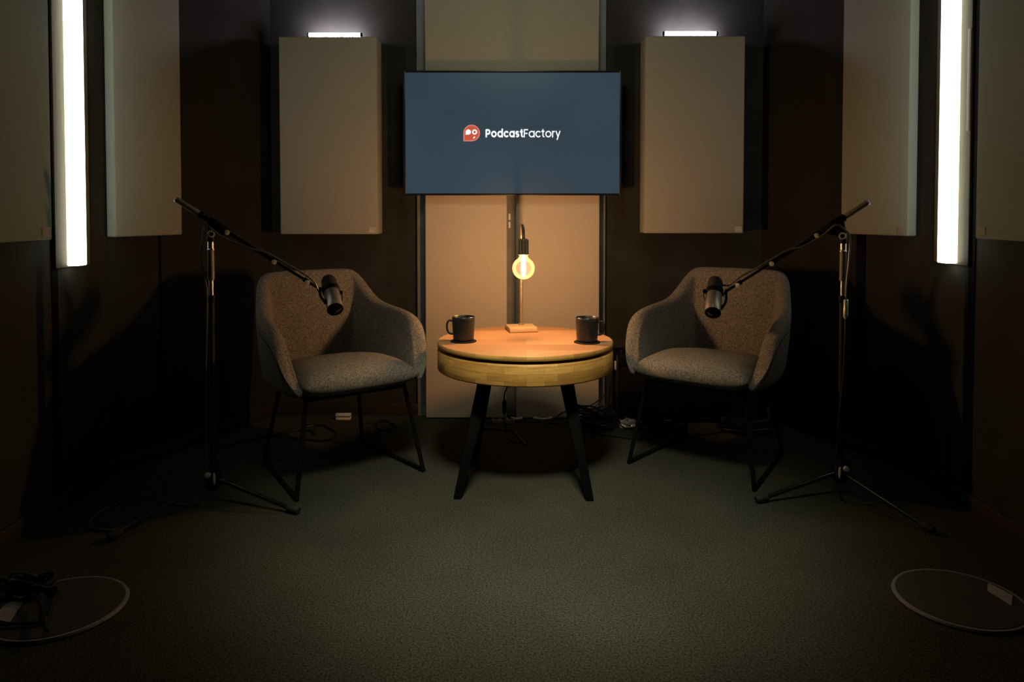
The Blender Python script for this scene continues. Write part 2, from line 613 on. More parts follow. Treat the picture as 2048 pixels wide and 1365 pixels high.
def acoustic(name_label, c, u, n, w, h, th, tag_uv=None, group='taupe acoustic panels', tagsize=(0.034, 0.028), mat='panel'):
    u, n = V(u).normalized(), V(n).normalized()
    base = V(c) - V((0, 0, h / 2))
    t = thing('acoustic_panel', name_label, 'acoustic panel', base, 0, group)
    obj('fabric_body', panel_mesh(V(c) - base, u, n, w, h, th), mat, t)
    if tag_uv is not None:
        bm = BM()
        rot = Matrix((u, n, V((0, 0, 1)))).transposed()
        box(bm, V((0, 0, 0)) + u * tag_uv[0] + V((0, 0, tag_uv[1])) + n * (th + 0.001), (tagsize[0], 0.002, tagsize[1]), 0.0006, rot, 1)
        obj('corner_tag', bm, 'tag' if mat == 'panel' else 'sticker', t)
    return t


FWD = V((0, -1, 0))
# flank panels on the back wall
YP = 3.715


def flank(px0, px1, pyt, pyb, label):
    a, b = at(px0, pyt, YP), at(px1, pyb, YP)
    w, h = b.x - a.x, a.z - b.z
    th = YB - 0.0015 - YP
    return acoustic(label, V(((a.x + b.x) / 2, YP + th, (a.z + b.z) / 2)), (1, 0, 0), FWD, w, h, th, (w / 2 - 0.026, 0.020)), a, b


fl, fla, flb = flank(557, 755, 73, 469, 'taupe wall panel on the back wall left of the television, lit bar on top')
fr, fra, frb = flank(1291, 1487, 72, 467, 'taupe wall panel on the back wall right of the television, lit bar on top')

# middle panels
YM = 3.785


def middle(px0, px1, pyt, pyb, label, zb=None, mat='panelmid_lit'):
    a, b = at(px0, pyt, YM), at(px1, pyb, YM)
    z0 = b.z if zb is None else zb
    w, h = b.x - a.x, a.z - z0
    th = 3.8385 - YM
    return acoustic(label, V(((a.x + b.x) / 2, YM + th, z0 + h / 2)), (1, 0, 0), FWD, w, h, th, mat=mat)


middle(849, 1198, -60, 150, 'wide taupe panel rising above the television up the back wall', mat='panel')
middle(850, 1014, 380, 842, 'tall taupe floor panel below the television, left of the narrow grey gap', 0.003)
middle(1032, 1198, 380, 842, 'tall taupe floor panel below the television, right of the narrow grey gap', 0.003)

# slanted-wall panels
TH = 0.050


def slant(pxa, pxb, pyb, p, n, label, tag_side):
    inn = -V(n)
    pf = V(p) + inn * TH
    a, b = onpl(pxa, pyb, pf, n), onpl(pxb, pyb, pf, n)
    u = (b - a)
    u.z = 0
    w = u.length
    u.normalize()
    z0, z1 = (a.z + b.z) / 2, 2.32
    c = V(((a.x + b.x) / 2, (a.y + b.y) / 2, (z0 + z1) / 2)) + V(n) * (TH - 0.0015)
    return acoustic(label, c, u, inn, w, z1 - z0, TH - 0.0015, (tag_side * (w / 2 - 0.03), 0.024), mat='panelslant_shaded')


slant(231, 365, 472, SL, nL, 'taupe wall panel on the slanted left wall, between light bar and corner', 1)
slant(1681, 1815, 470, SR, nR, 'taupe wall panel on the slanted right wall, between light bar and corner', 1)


def side(px_far, sgn, pyb, label):
    x = (XL if sgn < 0 else XR) - sgn * 0.04
    far = onpl(px_far, pyb, (x, 0, 0), (1, 0, 0))
    y1, y0 = far.y, far.y - 0.85
    z0, z1 = far.z, 2.32
    th = 0.0385
    c = V((x + sgn * th, (y0 + y1) / 2, (z0 + z1) / 2))
    return acoustic(label, c, (0, 1, 0), (-sgn, 0, 0), y1 - y0, z1 - z0, th, (0.425 - 0.035, 0.026), tagsize=(0.045, 0.03), mat='panelside_shaded')


side(105, -1, 479.5, 'dimmed taupe panel at the far left edge, nearer than the light bar')
side(1950, 1, 477.5, 'dimmed taupe panel at the far right edge, nearer than the light bar')


# ----------------------------------------------------------- wall light bars
def light_bar(sgn, px_b0, px_d0, px_d1, px_b1, pyb, label):
    """wooden backing board on the side wall with a glowing profile standing proud of it"""
    xw = XL if sgn < 0 else XR
    xb = xw - sgn * 0.010           # face of the board
    xf = xb - sgn * 0.044           # face of the diffuser
    yy = lambda px, x: onpl(px, pyb, (x, 0, 0), (1, 0, 0)).y
    y0, y1, y2, y3 = yy(px_b0, xb), yy(px_d0, xb), yy(px_d1, xf), yy(px_b1, xb)
    z0, z1 = onpl(px_d0, pyb, (xb, 0, 0), (1, 0, 0)).z, 2.32
    yc = (y1 + y2) / 2
    t = thing('wall_light_bar', label, 'light bar', (xw, yc, z0), 0, 'upright light bars on the side walls')
    L = z1 - z0
    bm = BM()
    box(bm, (-sgn * 0.0058, (y0 + y3) / 2 - yc, L / 2), (0.0085, y3 - y0, L), 0.0012)
    obj('wooden_board', bm, 'batten', t)
    bm = BM()
    box(bm, (-sgn * 0.0325, 0, L / 2 + 0.0015), (0.0430, y2 - y1, L - 0.006), 0.005, seg=3)
    obj('diffuser', bm, 'led', t)
    return t


light_bar(-1, 112, 133, 175, 181, 535, 'bright upright light bar on the left wall, mounted on a wooden board')
light_bar(1, 1936, 1916, 1873, 1867, 530, 'bright upright light bar on the right wall, mounted on a wooden board')
# small wooden bracket bridging the gap beside the right light bar
pa = onpl(1944, 160, (XR, 0, 0), (1, 0, 0))
bm = BM()
box(bm, (XR - 0.0075, pa.y, pa.z), (0.008, 0.020, 0.36), 0.0015)
tag(obj('mounting_block', bm, 'batten'), 'slim wooden block filling the gap beside the right light bar', 'wooden block')


# ---------------------------------------------------- tubes on the flank panels
def picture_bar(px0, px1, pyt, pyb, top, label):
    y = 3.79
    a, b = at(px0, (pyt + pyb) / 2, y), at(px1, (pyt + pyb) / 2, y)
    ztop = top.z + 0.0005
    t = thing('tube_light', label, 'tube light', ((a.x + b.x) / 2, y, ztop), 0, 'short tube lights on the back wall panels')
    w = b.x - a.x
    r = 0.0095
    zc = a.z - ztop
    bm = BM()
    tube(bm, [(-w / 2, 0, zc), (w / 2, 0, zc)], r, 16)
    obj('glowing_tube', bm, 'bar', t)
    for s in (-1, 1):
        bm = BM()
        lathe(bm, [(0, 0), (r + 0.001, 0), (r + 0.001, 0.008), (r - 0.001, 0.010), (0, 0.010)], (s * (w / 2 - 0.001), 0, zc), (s, 0, 0), 16)
        box(bm, (s * (w / 2 + 0.004), 0, zc / 2), (0.006, 0.010, zc), 0.0006)
        box(bm, (s * (w / 2 + 0.004), 0, 0.002), (0.010, 0.030, 0.004), 0.0006)
        obj('end_holder', bm, 'black', t)
    return t


picture_bar(618, 721, 66, 74, fla, 'short glowing tube light on top of the left flank panel')
picture_bar(1329, 1432, 63, 71, fra, 'short glowing tube light on top of the right flank panel')

# -------------------------------------------------------------- television
YT = 3.738
ta, tb = at(806, 141, YT), at(1243, 391, YT)
tc_ = V(((ta.x + tb.x) / 2, YT, (ta.z + tb.z) / 2))
TW, THT = tb.x - ta.x, ta.z - tb.z
tv = thing('television', 'black framed wall television showing a white and red logo on blue', 'television', tc_)
bz = 0.010
bm = BM()
for s in (-1, 1):
    box(bm, (s * (TW / 2 - bz / 2), 0.012, 0), (bz, 0.024, THT), 0.0015)
    box(bm, (0, 0.012, s * (THT / 2 - bz / 2)), (TW - 2 * bz, 0.024, bz), 0.0015)
obj('bezel', bm, 'bezel', tv)
bm = BM()
box(bm, (0, 0.030, 0), (TW - 0.01, 0.020, THT - 0.01), 0.005)
box(bm, (0, 0.041, -0.03), (TW * 0.55, 0.009, THT * 0.5), 0.003)
obj('back_cover', bm, 'black', tv)
bm = BM()
sw, sh = TW - 2 * bz + 0.001, THT - 2 * bz + 0.001
box(bm, (0, 0.012, 0), (sw, 0.014, sh), 0)
obj('screen', bm, 'screen', tv)
YS = 0.005 - 0.0010      # just in front of the screen face, local


def scr(px, py):         # pixel on the screen -> local x,z of the television
    p = at(px, py, YT + YS)
    return V((p.x - tc_.x, p.z - tc_.z))


def flat(bm, poly, dy=0.0):
    vs = [bm.verts.new((p[0], YS - dy, p[1])) for p in poly]
    return bm.faces.new(vs)


def arc2(cx, cy, r, a0, a1, n=20):
    return [(cx + r * math.cos(math.radians(a0 + (a1 - a0) * i / n)), cy + r * math.sin(math.radians(a0 + (a1 - a0) * i / n))) for i in range(n + 1)]


def stroke(bm, pts, w, mapf, joint_dots=True):
    h = w / 2
    for i in range(len(pts) - 1):
        a, b = V(pts[i]), V(pts[i + 1])
        d = (b - a)
        if d.length < 1e-7:
            continue
        d.normalize()
        nrm = V((-d.y, d.x)) * h
        flat(bm, [mapf(q) for q in (a + nrm, a - nrm, b - nrm, b + nrm)])
    if joint_dots:
        for p in pts[1:-1]:
            flat(bm, [mapf((p[0] + h * math.cos(k * PI / 5), p[1] + h * math.sin(k * PI / 5))) for k in range(10)])


def letter(ch, s, xh=0.80):
    """strokes (centre lines) and advance width, cap height 1"""
    r = (xh - s) / 2
    h = s / 2
    cy = xh / 2
    if ch == 'P':
        return [[(h, 0), (h, 1 - h), (0.36, 1 - h)] + arc2(0.36, 1 - h - 0.235, 0.235, 90, -90) + [(h, 1 - h - 0.47)]], 0.36 + 0.235 + h
    if ch == 'o':
        return [arc2(r + h, cy, r, 0, 360, 32)], 2 * r + s
    if ch == 'd':
        return [arc2(r + h, cy, r, 0, 360, 32), [(2 * r + h, 0), (2 * r + h, 1.06)]], 2 * r + s
    if ch == 'c':
        return [arc2(r + h, cy, r, 42, 318, 28)], 2 * r + s - 0.10
    if ch == 'a':
        return [arc2(r + h, cy, r, 0, 360, 32), [(2 * r + h, 0), (2 * r + h, xh)]], 2 * r + s
    if ch == 's':
        q = (xh - s) / 4
        w = q * 1.15
        top = [(h + w + w * math.cos(math.radians(a)), cy + q + q * math.sin(math.radians(a))) for a in range(35, 271, 15)]
        bot = [(h + w + w * math.cos(math.radians(a)), cy - q + q * math.sin(math.radians(a))) for a in range(90, -146, -15)]
        return [top + bot], 2 * w + s
    if ch == 't':
        return [[(0.14 + h, 1.0), (0.14 + h, 0.22 + h)] + arc2(0.14 + h + 0.17, 0.17 + h, 0.17, 180, 275, 8), [(0, xh - h), (0.42, xh - h)]], 0.44
    if ch == 'F':
        return [[(h, 0), (h, 1 - h), (0.56, 1 - h)], [(h, 0.48), (0.50, 0.48)]], 0.56
    if ch == 'r':
        return [[(h, 0), (h, xh)], arc2(h + 0.27, xh - h - 0.27, 0.27, 180, 88, 10)], 0.30 + h
    if ch == 'y':
        return [[(h * 0.8, xh), (0.33, 0.0 + h)], [(0.66 - h * 0.8, xh), (0.20, -0.30)]], 0.66
    return [], 0.3


def word(bm, txt, s, px0, px1, base_py, cap_px):
    items, x = [], 0.0
    gap = 0.085
    for ch in txt:
        st, adv = letter(ch, s)
        items.append((st, x))
        x += adv + gap
    total = x - gap
    kx = (px1 - px0) / total

    def mp(p, off):
        return scr(px0 + (p[0] + off) * kx, base_py - p[1] * cap_px)
    for st, off in items:
        for ln in st:
            stroke(bm, ln, s, lambda p, off=off: mp(p, off))


bm = BM()
word(bm, 'Podcast', 0.215, 971, 1046, 275.0, 16.6)
word(bm, 'Factory', 0.150, 1047.5, 1121, 275.0, 16.6)
obj('logo_lettering', bm, 'logowhite', tv, fix=False)
# red badge: circle with a square lower left corner
lc = (943.3, 266.2)
R0 = 16.6


def badge(r, dy):
    pts = [(lc[0] + r * math.cos(math.radians(a)), lc[1] - r * math.sin(math.radians(a))) for a in range(-90, 181, 6)]
    pts += [(lc[0] - r, lc[1] + r)]
    return [scr(*p) for p in pts], dy


bm = BM()
flat(bm, *badge(R0, 0.0))
lg = obj('logo_badge', bm, 'logopink', tv, fix=False)
bm = BM()
flat(bm, *badge(R0 - 2.2, 0.0004))
obj('badge_fill', bm, 'logored', lg, fix=False)
bm = BM()
ci = lambda cx, cy, r, n=20: [scr(cx + r * math.cos(2 * PI * k / n), cy + r * math.sin(2 * PI * k / n)) for k in range(n)]
flat(bm, [scr(936.6 + 5.3 * math.cos(math.radians(a)), 264.2 - 5.3 * math.sin(math.radians(a))) for a in range(-90, 181, 9)] + [scr(931.3, 269.5)], 0.0008)
ring = [(949.2 + 3.9 * math.cos(2 * PI * k / 24), 264.2 + 3.9 * math.sin(2 * PI * k / 24)) for k in range(25)]
for i in range(24):
    a0, a1 = 2 * PI * i / 24, 2 * PI * (i + 1) / 24
    q = [(949.2 + r * math.cos(a), 264.2 + r * math.sin(a)) for r, a in ((5.2, a0), (2.5, a0), (2.5, a1), (5.2, a1))]
    flat(bm, [scr(*p) for p in q], 0.0008)
for (p, q_) in (((949.8, 273.4), (948.4, 275.4)), ((948.4, 275.4), (946.4, 276.6))):
    a, b = V(p), V(q_)
    d = (b - a).normalized()
    nn = V((-d.y, d.x)) * 1.1
    flat(bm, [scr(*t_) for t_ in (a + nn, a - nn, b - nn, b + nn)], 0.0008)
obj('badge_symbol', bm, 'logowhite', lg, fix=False)

# two pale clips in the grey gap below the television
for py, lab in ((434, 'upper of two small pale clips in the grey gap below the television'), (450, 'lower of two small pale clips in the grey gap below the television')):
    p = at(1019, py, 3.834)
    bm = BM()
    box(bm, (0, 0, 0), (0.010, 0.010, 0.032), 0.002)
    o = obj('cable_clip', bm, 'white')
    o.location = (p.x, 3.8345, p.z)
    tag(o, lab, 'clip', 'pale clips in the grey gap')

# -------------------------------------------------------------- round table
TX, TY, TR = 0.053, 3.020, 0.353
ZT = 0.538
table = thing('round_table', 'round oak drum table on four splayed black legs between the armchairs', 'table', (TX, TY, 0))
bm = BM()
lathe(bm, [(0, ZT), (TR - 0.0045, ZT), (TR - 0.0045, ZT - 0.018), (0, ZT - 0.018)], seg=128)
obj('tabletop', bm, 'top', table, sharp=60)
bm = BM()
lathe(bm, [(TR - 0.0045, ZT - 0.0002), (TR - 0.0012, ZT - 0.0003), (TR, ZT - 0.0016), (TR, ZT - 0.0175), (TR - 0.0015, ZT - 0.019), (TR - 0.0045, ZT - 0.019)], seg=128, uvR=TR)
obj('edge_band', bm, 'drum', table, sharp=60)
ZD1, ZD0 = ZT - 0.0310, ZT - 0.112
bm = BM()
lathe(bm, [(0, ZD0), (TR - 0.006, ZD0), (TR - 0.002, ZD0 + 0.002), (TR, ZD0 + 0.006), (TR, ZD1 - 0.005), (TR - 0.003, ZD1), (TR - 0.03, ZD1), (TR - 0.03, ZD1 - 0.01), (0, ZD1 - 0.01)], seg=128, uvR=TR)
obj('drum', bm, 'drum', table, sharp=60)
bm = BM()
lathe(bm, [(0, ZD1 - 0.0095), (0.24, ZD1 - 0.0095), (0.24, ZT - 0.0195), (0, ZT - 0.0195)], seg=64)
obj('swivel_plate', bm, 'black', table)


def taper_leg(a, b, wa, wb, da, db):
    """square leg from a (top) to b (foot)"""
    bm = BM()
    ra = [bm.verts.new(V(a) + V((sx * wa / 2, sy * da / 2, 0))) for sx, sy in ((-1, -1), (1, -1), (1, 1), (-1, 1))]
    rb = [bm.verts.new(V(b) + V((sx * wb / 2, sy * db / 2, 0))) for sx, sy in ((-1, -1), (1, -1), (1, 1), (-1, 1))]
    bm.faces.new(ra)
    bm.faces.new(rb[::-1])
    for i in range(4):
        bm.faces.new((ra[i], rb[i], rb[(i + 1) % 4], ra[(i + 1) % 4]))
    bmesh.ops.bevel(bm, geom=list(bm.edges), offset=0.004, segments=2, profile=0.5, affect='EDGES')
    return bm


for fx, fy, tx, ty in ((915, 997, -0.152, -0.13), (1179, 1001, 0.152, -0.13), (951, 914, -0.15, 0.13), (1167, 916, 0.15, 0.13)):
    f = onz(fx, fy)
    obj('leg', taper_leg((tx, ty, ZD0 + 0.001), (f.x - TX, f.y - TY, 0.001), 0.056, 0.030, 0.050, 0.030), 'legblack', table)


# ------------------------------------------------------- mugs and coasters
def mug(px, py, hs, label, clabel):
    p = onz(px, py, ZT)
    c = tag(obj('coaster', lathe(BM(), [(0, 0), (0.0505, 0), (0.052, 0.001), (0.052, 0.003), (0.0505, 0.004), (0, 0.004)], seg=48), 'coaster'), clabel, 'coaster', 'coasters under the mugs')
    c.location = (p.x, p.y, ZT + 0.0003)
    t = thing('mug', label, 'mug', (p.x, p.y, ZT + 0.0047), 0, 'dark mugs on the round table')
    ro, h = 0.0455, 0.096
    prof = [(0, 0.002), (0.036, 0.002), (0.038, 0), (0.0405, 0.002), (0.0412, 0.012), (0.0428, 0.03), (ro, h * 0.8), (ro, h - 0.002), (ro - 0.0014, h), (ro - 0.003, h - 0.002),
            (ro - 0.0035, h * 0.7), (0.0385, 0.03), (0.037, 0.010), (0, 0.008)]
    obj('cup', lathe(BM(), prof, seg=56), 'mug', t, sharp=60)
    path = smooth_path([(hs * 0.0435, 0, 0.080), (hs * 0.058, 0, 0.082), (hs * 0.0665, 0, 0.070), (hs * 0.0665, 0, 0.048), (hs * 0.058, 0, 0.032), (hs * 0.0420, 0, 0.028)], 6)
    hb = tube(BM(), path, 0.0042, 10)
    ho = obj('handle', hb, 'mug', t)
    ho.rotation_euler = (0, 0, hs * math.radians(-18))
    lo = obj('coffee', lathe(BM(), [(0, 0.060), (0.0385, 0.060), (0.0385, 0.059), (0, 0.059)], seg=40), 'black', t)
    return t


mug(927, 683.5, -1, 'dark stoneware mug on the left of the table, handle pointing left', 'black round coaster under the left mug')
mug(1174, 685.5, 1, 'dark stoneware mug on the right of the table, handle pointing right', 'black round coaster under the right mug')

# ---------------------------------------------------------------- table lamp
LX, LY = 0.0405, 3.245
lamp = thing('table_lamp', 'table lamp with bare glowing globe bulb hanging from a bent rod on wood block', 'lamp', (LX, LY, ZT + 0.0005))
bm = BM()
box(bm, (0, 0, 0.0105), (0.122, 0.118, 0.021), 0.004, Matrix.Rotation(math.radians(10), 3, 'Z'), 3)
obj('lamp_base', bm, 'lampwood', lamp)
rod = [(0, 0.035, 0.0212), (0, 0.035, 0.20), (0, 0.035, 0.409)]
RR = 0.128
rod += [(0.0, 0.035 - RR + RR * math.cos(math.radians(a)), 0.409 + 0.050 * math.sin(math.radians(a))) for a in range(12, 181, 12)]
rod += [(0.0, 0.035 - 2 * RR, 0.407)]
rod = [V((0.006 * max(0, min(1, (0.035 - p[1]) / (2 * RR))), p[1], p[2])) for p in rod]
obj('rod', tube(BM(), rod, 0.0062, 14), 'brass', lamp)
obj('rod_collar', lathe(BM(), [(0, 0.0212), (0.013, 0.0212), (0.013, 0.0245), (0.008, 0.029), (0, 0.029)], (0, 0.035, 0), seg=24), 'brass', lamp)
bx, by = 0.006, 0.035 - 2 * RR
obj('lamp_socket', lathe(BM(), [(0, 0.397), (0.010, 0.397), (0.0185, 0.394), (0.0205, 0.390), (0.0205, 0.340), (0.0215, 0.338), (0.0215, 0.333), (0.019, 0.331), (0, 0.331)], (bx, by, 0.011), seg=36), 'brass', lamp)
BZ = 0.2885          # bulb centre above base
rb = 0.0455
prof = [(0, BZ - rb)]
for a in range(-80, 61, 7):
    prof.append((rb * math.cos(math.radians(a)), BZ + rb * math.sin(math.radians(a))))
prof += [(0.0190, BZ + 0.0450), (0.0165, BZ + 0.0500), (0.0160, BZ + 0.0545)]
bulb = obj('bulb', lathe(BM(), prof, (bx, by, 0), seg=48), 'bulb', lamp)
bm = BM()
lathe(bm, [(0, BZ - 0.036), (0.0035, BZ - 0.034), (0.0062, BZ - 0.026), (0.0075, BZ - 0.010), (0.0072, BZ + 0.020), (0.0080, BZ + 0.040), (0.0075, BZ + 0.046), (0, BZ + 0.046)], (bx, by, 0), seg=20)
obj('filament', bm, 'filament', bulb)


def cable(name, pts, r, label, cat='cable', group=None, n=8, mat='cable', extra=None):
    path = smooth_path(pts, n)
    o = obj(name, tube(BM(), path, r, 8), mat)
    return tag(o, label, cat, group)


# lamp cord: off the back of the table, under it, down to the carpet
base = V((LX, LY, ZT + 0.0005))
c1 = [V((LX - 0.030, LY + 0.072, ZT + 0.008)), V((LX - 0.035, TY + TR + 0.010, ZT + 0.005)), V((LX - 0.045, TY + TR + 0.015, ZT - 0.05)), V((LX - 0.055, TY + TR + 0.014, ZT - 0.115)), V((LX - 0.06, TY + TR + 0.002, ZT - 0.145)),
      V((-0.028, 3.33, 0.36)), at(1014, 772, 3.30), at(1009, 790, 3.28), at(1008, 826, 3.27), at(1009, 845, 3.26), onz(1012, 866, 0.02), onz(1020, 880, 0.004), onz(1038, 886, 0.004), onz(1056, 884, 0.004)]
pathc = smooth_path(c1, 8)
cordt = thing('lamp_cord', 'black lamp cord with inline switch hanging below the back of the table', 'cord', (c1[6].x, c1[6].y, 0))
o0 = V((c1[6].x, c1[6].y, 0))
obj('cord', tube(BM(), [p - o0 for p in pathc], 0.0032, 8), 'cable', cordt)
s0, s1 = at(1009, 800, 3.278) - o0, at(1008.5, 828, 3.270) - o0
obj('inline_switch', tube(BM(), [s0, s0.lerp(s1, 0.15), s0.lerp(s1, 0.85), s1], [0.005, 0.0095, 0.0095, 0.005], 12), 'rubber', cordt)


# ------------------------------------------------------------------ armchair
def armchair(label, loc, rot, group):
    t = thing('armchair', label, 'armchair', loc, rot, group)
    # stations along the wrap, right half: (x, y, top height, x scale at bottom, thickness)
    S = [
        # x,    y(top), ytop, ybot, xbot,  ztop,  zbot,  th
        (0.000, 0.290, 0.235, 0.000, 0.800, 0.388, 0.048),
        (0.080, 0.290, 0.235, 0.070, 0.800, 0.388, 0.048),
        (0.160, 0.288, 0.232, 0.140, 0.799, 0.388, 0.048),
        (0.199, 0.282, 0.228, 0.172, 0.794, 0.388, 0.048),
        (0.216, 0.262, 0.215, 0.190, 0.774, 0.388, 0.048),
        (0.230, 0.225, 0.190, 0.208, 0.735, 0.388, 0.049),
        (0.244, 0.182, 0.160, 0.224, 0.694, 0.388, 0.050),
        (0.256, 0.142, 0.125, 0.234, 0.666, 0.388, 0.052),
        (0.270, 0.090, 0.080, 0.242, 0.652, 0.388, 0.054),
        (0.283, 0.020, 0.015, 0.250, 0.643, 0.388, 0.057),
        (0.291, -0.050, -0.055, 0.255, 0.635, 0.388, 0.060),
        (0.296, -0.110, -0.120, 0.257, 0.621, 0.388, 0.061),
        (0.296, -0.155, -0.175, 0.256, 0.592, 0.388, 0.058),
        (0.290, -0.188, -0.215, 0.252, 0.540, 0.390, 0.052),
        (0.281, -0.213, -0.240, 0.247, 0.475, 0.392, 0.045),
        (0.268, -0.232, -0.252, 0.243, 0.432, 0.394, 0.036),
    ]
    st = [(-s[0], s[1], s[2], -s[3], s[4], s[5], s[6]) for s in S[:0:-1]] + [s for s in S]
    n = len(st)
    NV = 9
    bm = BM()
    loops = []
    for i, (xt, yt, yb, xb, zt, zb, th) in enumerate(st):
        a, b = st[max(i - 1, 0)], st[min(i + 1, n - 1)]
        tang = V((b[0] - a[0], b[1] - a[1], 0)).normalized()
        nrm = V((tang.y, -tang.x, 0))        # candidate, made to point inwards
        if nrm.dot(V((0 - xt, -0.02 - yt, 0))) < 0:
            nrm = -nrm
        h = th / 2
        ring = []
        inner, outer = [], []
        hz = min(h, (zt - zb) * 0.45)
        for k in range(NV):
            v = k / (NV - 1)
            z = zb + (zt - hz - zb) * v
            f = (z - zb) / max(zt - zb, 1e-4)
            ff = f ** 0.85
            c = V((xb + (xt - xb) * ff, yb + (yt - yb) * ff, z))
            puff = 1.0 + 0.14 * math.sin(PI * min(1, f))
            inner.append(c + nrm * h * puff)
            outer.append(c - nrm * h * puff)
        top = V((xt, yt, zt - hz))
        arc = []
        for a_ in range(30, 180, 30):
            ar = math.radians(a_)
            arc.append(top + nrm * h * math.cos(ar) + V((0, 0, hz * math.sin(ar))))
        ring = inner + arc + outer[::-1]
        # rounded underside
        cb = V((xb, yb, zb))
        for a_ in (45, 90, 135):
            ar = math.radians(a_)
            ring.append(cb - nrm * h * math.cos(ar) + V((0, 0, -0.018 * math.sin(ar))))
        loops.append([bm.verts.new(p) for p in ring])
    m = len(loops[0])
    for i in range(n - 1):
        for k in range(m):
            bm.faces.new((loops[i][k], loops[i][(k + 1) % m], loops[i + 1][(k + 1) % m], loops[i + 1][k]))
    for lp, sgn in ((loops[0], 1), (loops[-1], -1)):
        c = sum((v.co for v in lp), V()) / m
        d = V((0, -0.012, 0))
        cv = bm.verts.new(c + d)
        for k in range(m):
            bm.faces.new((lp[k], lp[(k + 1) % m], cv))
    bmesh.ops.recalc_face_normals(bm, faces=bm.faces)
    bmesh.ops.subdivide_edges(bm, edges=list(bm.edges), cuts=0) if False else None
    sh = obj('backrest_shell', bm, 'chair', t, sharp=180)
    md = sh.modifiers.new('sub', 'SUBSURF')
    md.levels = 1
    md.render_levels = 2
    # outer seam piping along both arms
    for s in (-1, 1):
        pts = []
        for (xt, yt, yb, xb, zt, zb, th) in S[9:]:
            tt = 0.0
            f = 0.80
            c = V((xb + (xt - xb) * f, yb + (yt - yb) * f, zb + (zt - zb) * f - 0.01))
            pts.append(V((s * (c.x + th / 2 * 1.05), c.y, c.z)))
        obj('side_seam', tube(BM(), smooth_path(pts, 4), 0.0022, 6), 'seam', sh)
    # seat cushion
    bm = BM()
    NU, NW = 25, 25
    hw, y0, y1 = 0.238, -0.285, 0.205
    zc, hh = 0.410, 0.053

    def seat_pt(u, w, side):
        # superellipse outline in plan
        x = hw * u
        yy = (y0 + y1) / 2 + (y1 - y0) / 2 * w
        taper = 1.0 - 0.10 * max(0, w) - 0.02 * max(0, -w)
        x *= taper
        edge = (1 - abs(u) ** 5) * (1 - abs(w) ** 5)
        e = max(edge, 0) ** 0.42
        crown = 0.012 * (1 - u * u) * (1 - 0.5 * w * w)
        return V((x, yy - 0.012 * (1 - u * u) * (1 if w < 0 else 0) * (-w), zc + side * hh * e + (crown if side > 0 else 0) - 0.030 * max(0, w)))
    grid = {}
    for side in (1, -1):
        for i in range(NU):
            for j in range(NW):
                u = math.sin((i / (NU - 1) - 0.5) * PI)
                w = math.sin((j / (NW - 1) - 0.5) * PI)
                border = i in (0, NU - 1) or j in (0, NW - 1)
                key = (i, j, 0 if border else side)
                if key not in grid:
                    grid[key] = bm.verts.new(seat_pt(u, w, 0 if border else side))
    for side in (1, -1):
        for i in range(NU - 1):
            for j in range(NW - 1):
                q = []
                for (a, b) in ((i, j), (i + 1, j), (i + 1, j + 1), (i, j + 1)):
                    bd = a in (0, NU - 1) or b in (0, NW - 1)
                    q.append(grid[(a, b, 0 if bd else side)])
                bm.faces.new(q if side > 0 else q[::-1])
    obj('seat_cushion', bm, 'chair', t, sharp=180)
    # seat pan + frame
    bm = BM()
    box(bm, (0, -0.02, 0.3655), (0.40, 0.42, 0.012), 0.004)
    obj('seat_pan', bm, 'black', t)
    rr = 0.0085
    zt_, zf = 0.352, rr + 0.001
    bm = BM()
    fr_ = [(-0.205, -0.205, zt_), (0.205, -0.205, zt_)]
    tube(bm, fr_, rr, 10)
    tube(bm, [(-0.17, 0.17, zt_), (0.17, 0.17, zt_)], rr, 10)
    for s in (-1, 1):
        tube(bm, [(s * 0.205, -0.205, zt_), (s * 0.17, 0.17, zt_)], rr, 10)
    obj('seat_frame', bm, 'black', t)
    for s in (-1, 1):
        ft, fb = V((s * 0.205, -0.205, zt_)), V((s * 0.262, -0.255, zf))
        bt, bb = V((s * 0.17, 0.17, zt_)), V((s * 0.222, 0.238, zf))
        obj('leg', tube(BM(), [ft, fb], rr, 12), 'black', t)
        obj('leg', tube(BM(), [bt, bb], rr, 12), 'black', t)
        obj('floor_runner', tube(BM(), [fb + (fb - bb).normalized() * rr * 0.6, bb + (bb - fb).normalized() * rr * 0.6], rr, 12), 'black', t)
    return t


def copy_tree(o, parent=None):
    c = o.copy()
    COL.objects.link(c)
    if parent is not None:
        c.parent = parent
    for ch in list(o.children):
        if ch.type in {'MESH', 'EMPTY'}:
            copy_tree(ch, c)
    return c


GA = 'upholstered tub armchairs either side of the table'
ch1 = armchair('brown-grey upholstered armchair left of the round table, behind the left microphone', (-0.722, 3.062, 0), math.radians(36), GA)
ch2 = copy_tree(ch1)
ch2.location = (0.852, 3.16, 0)
ch2.rotation_euler = (0, 0, math.radians(-36))
ch2['label'] = 'brown-grey upholstered armchair right of the round table, behind the right microphone'


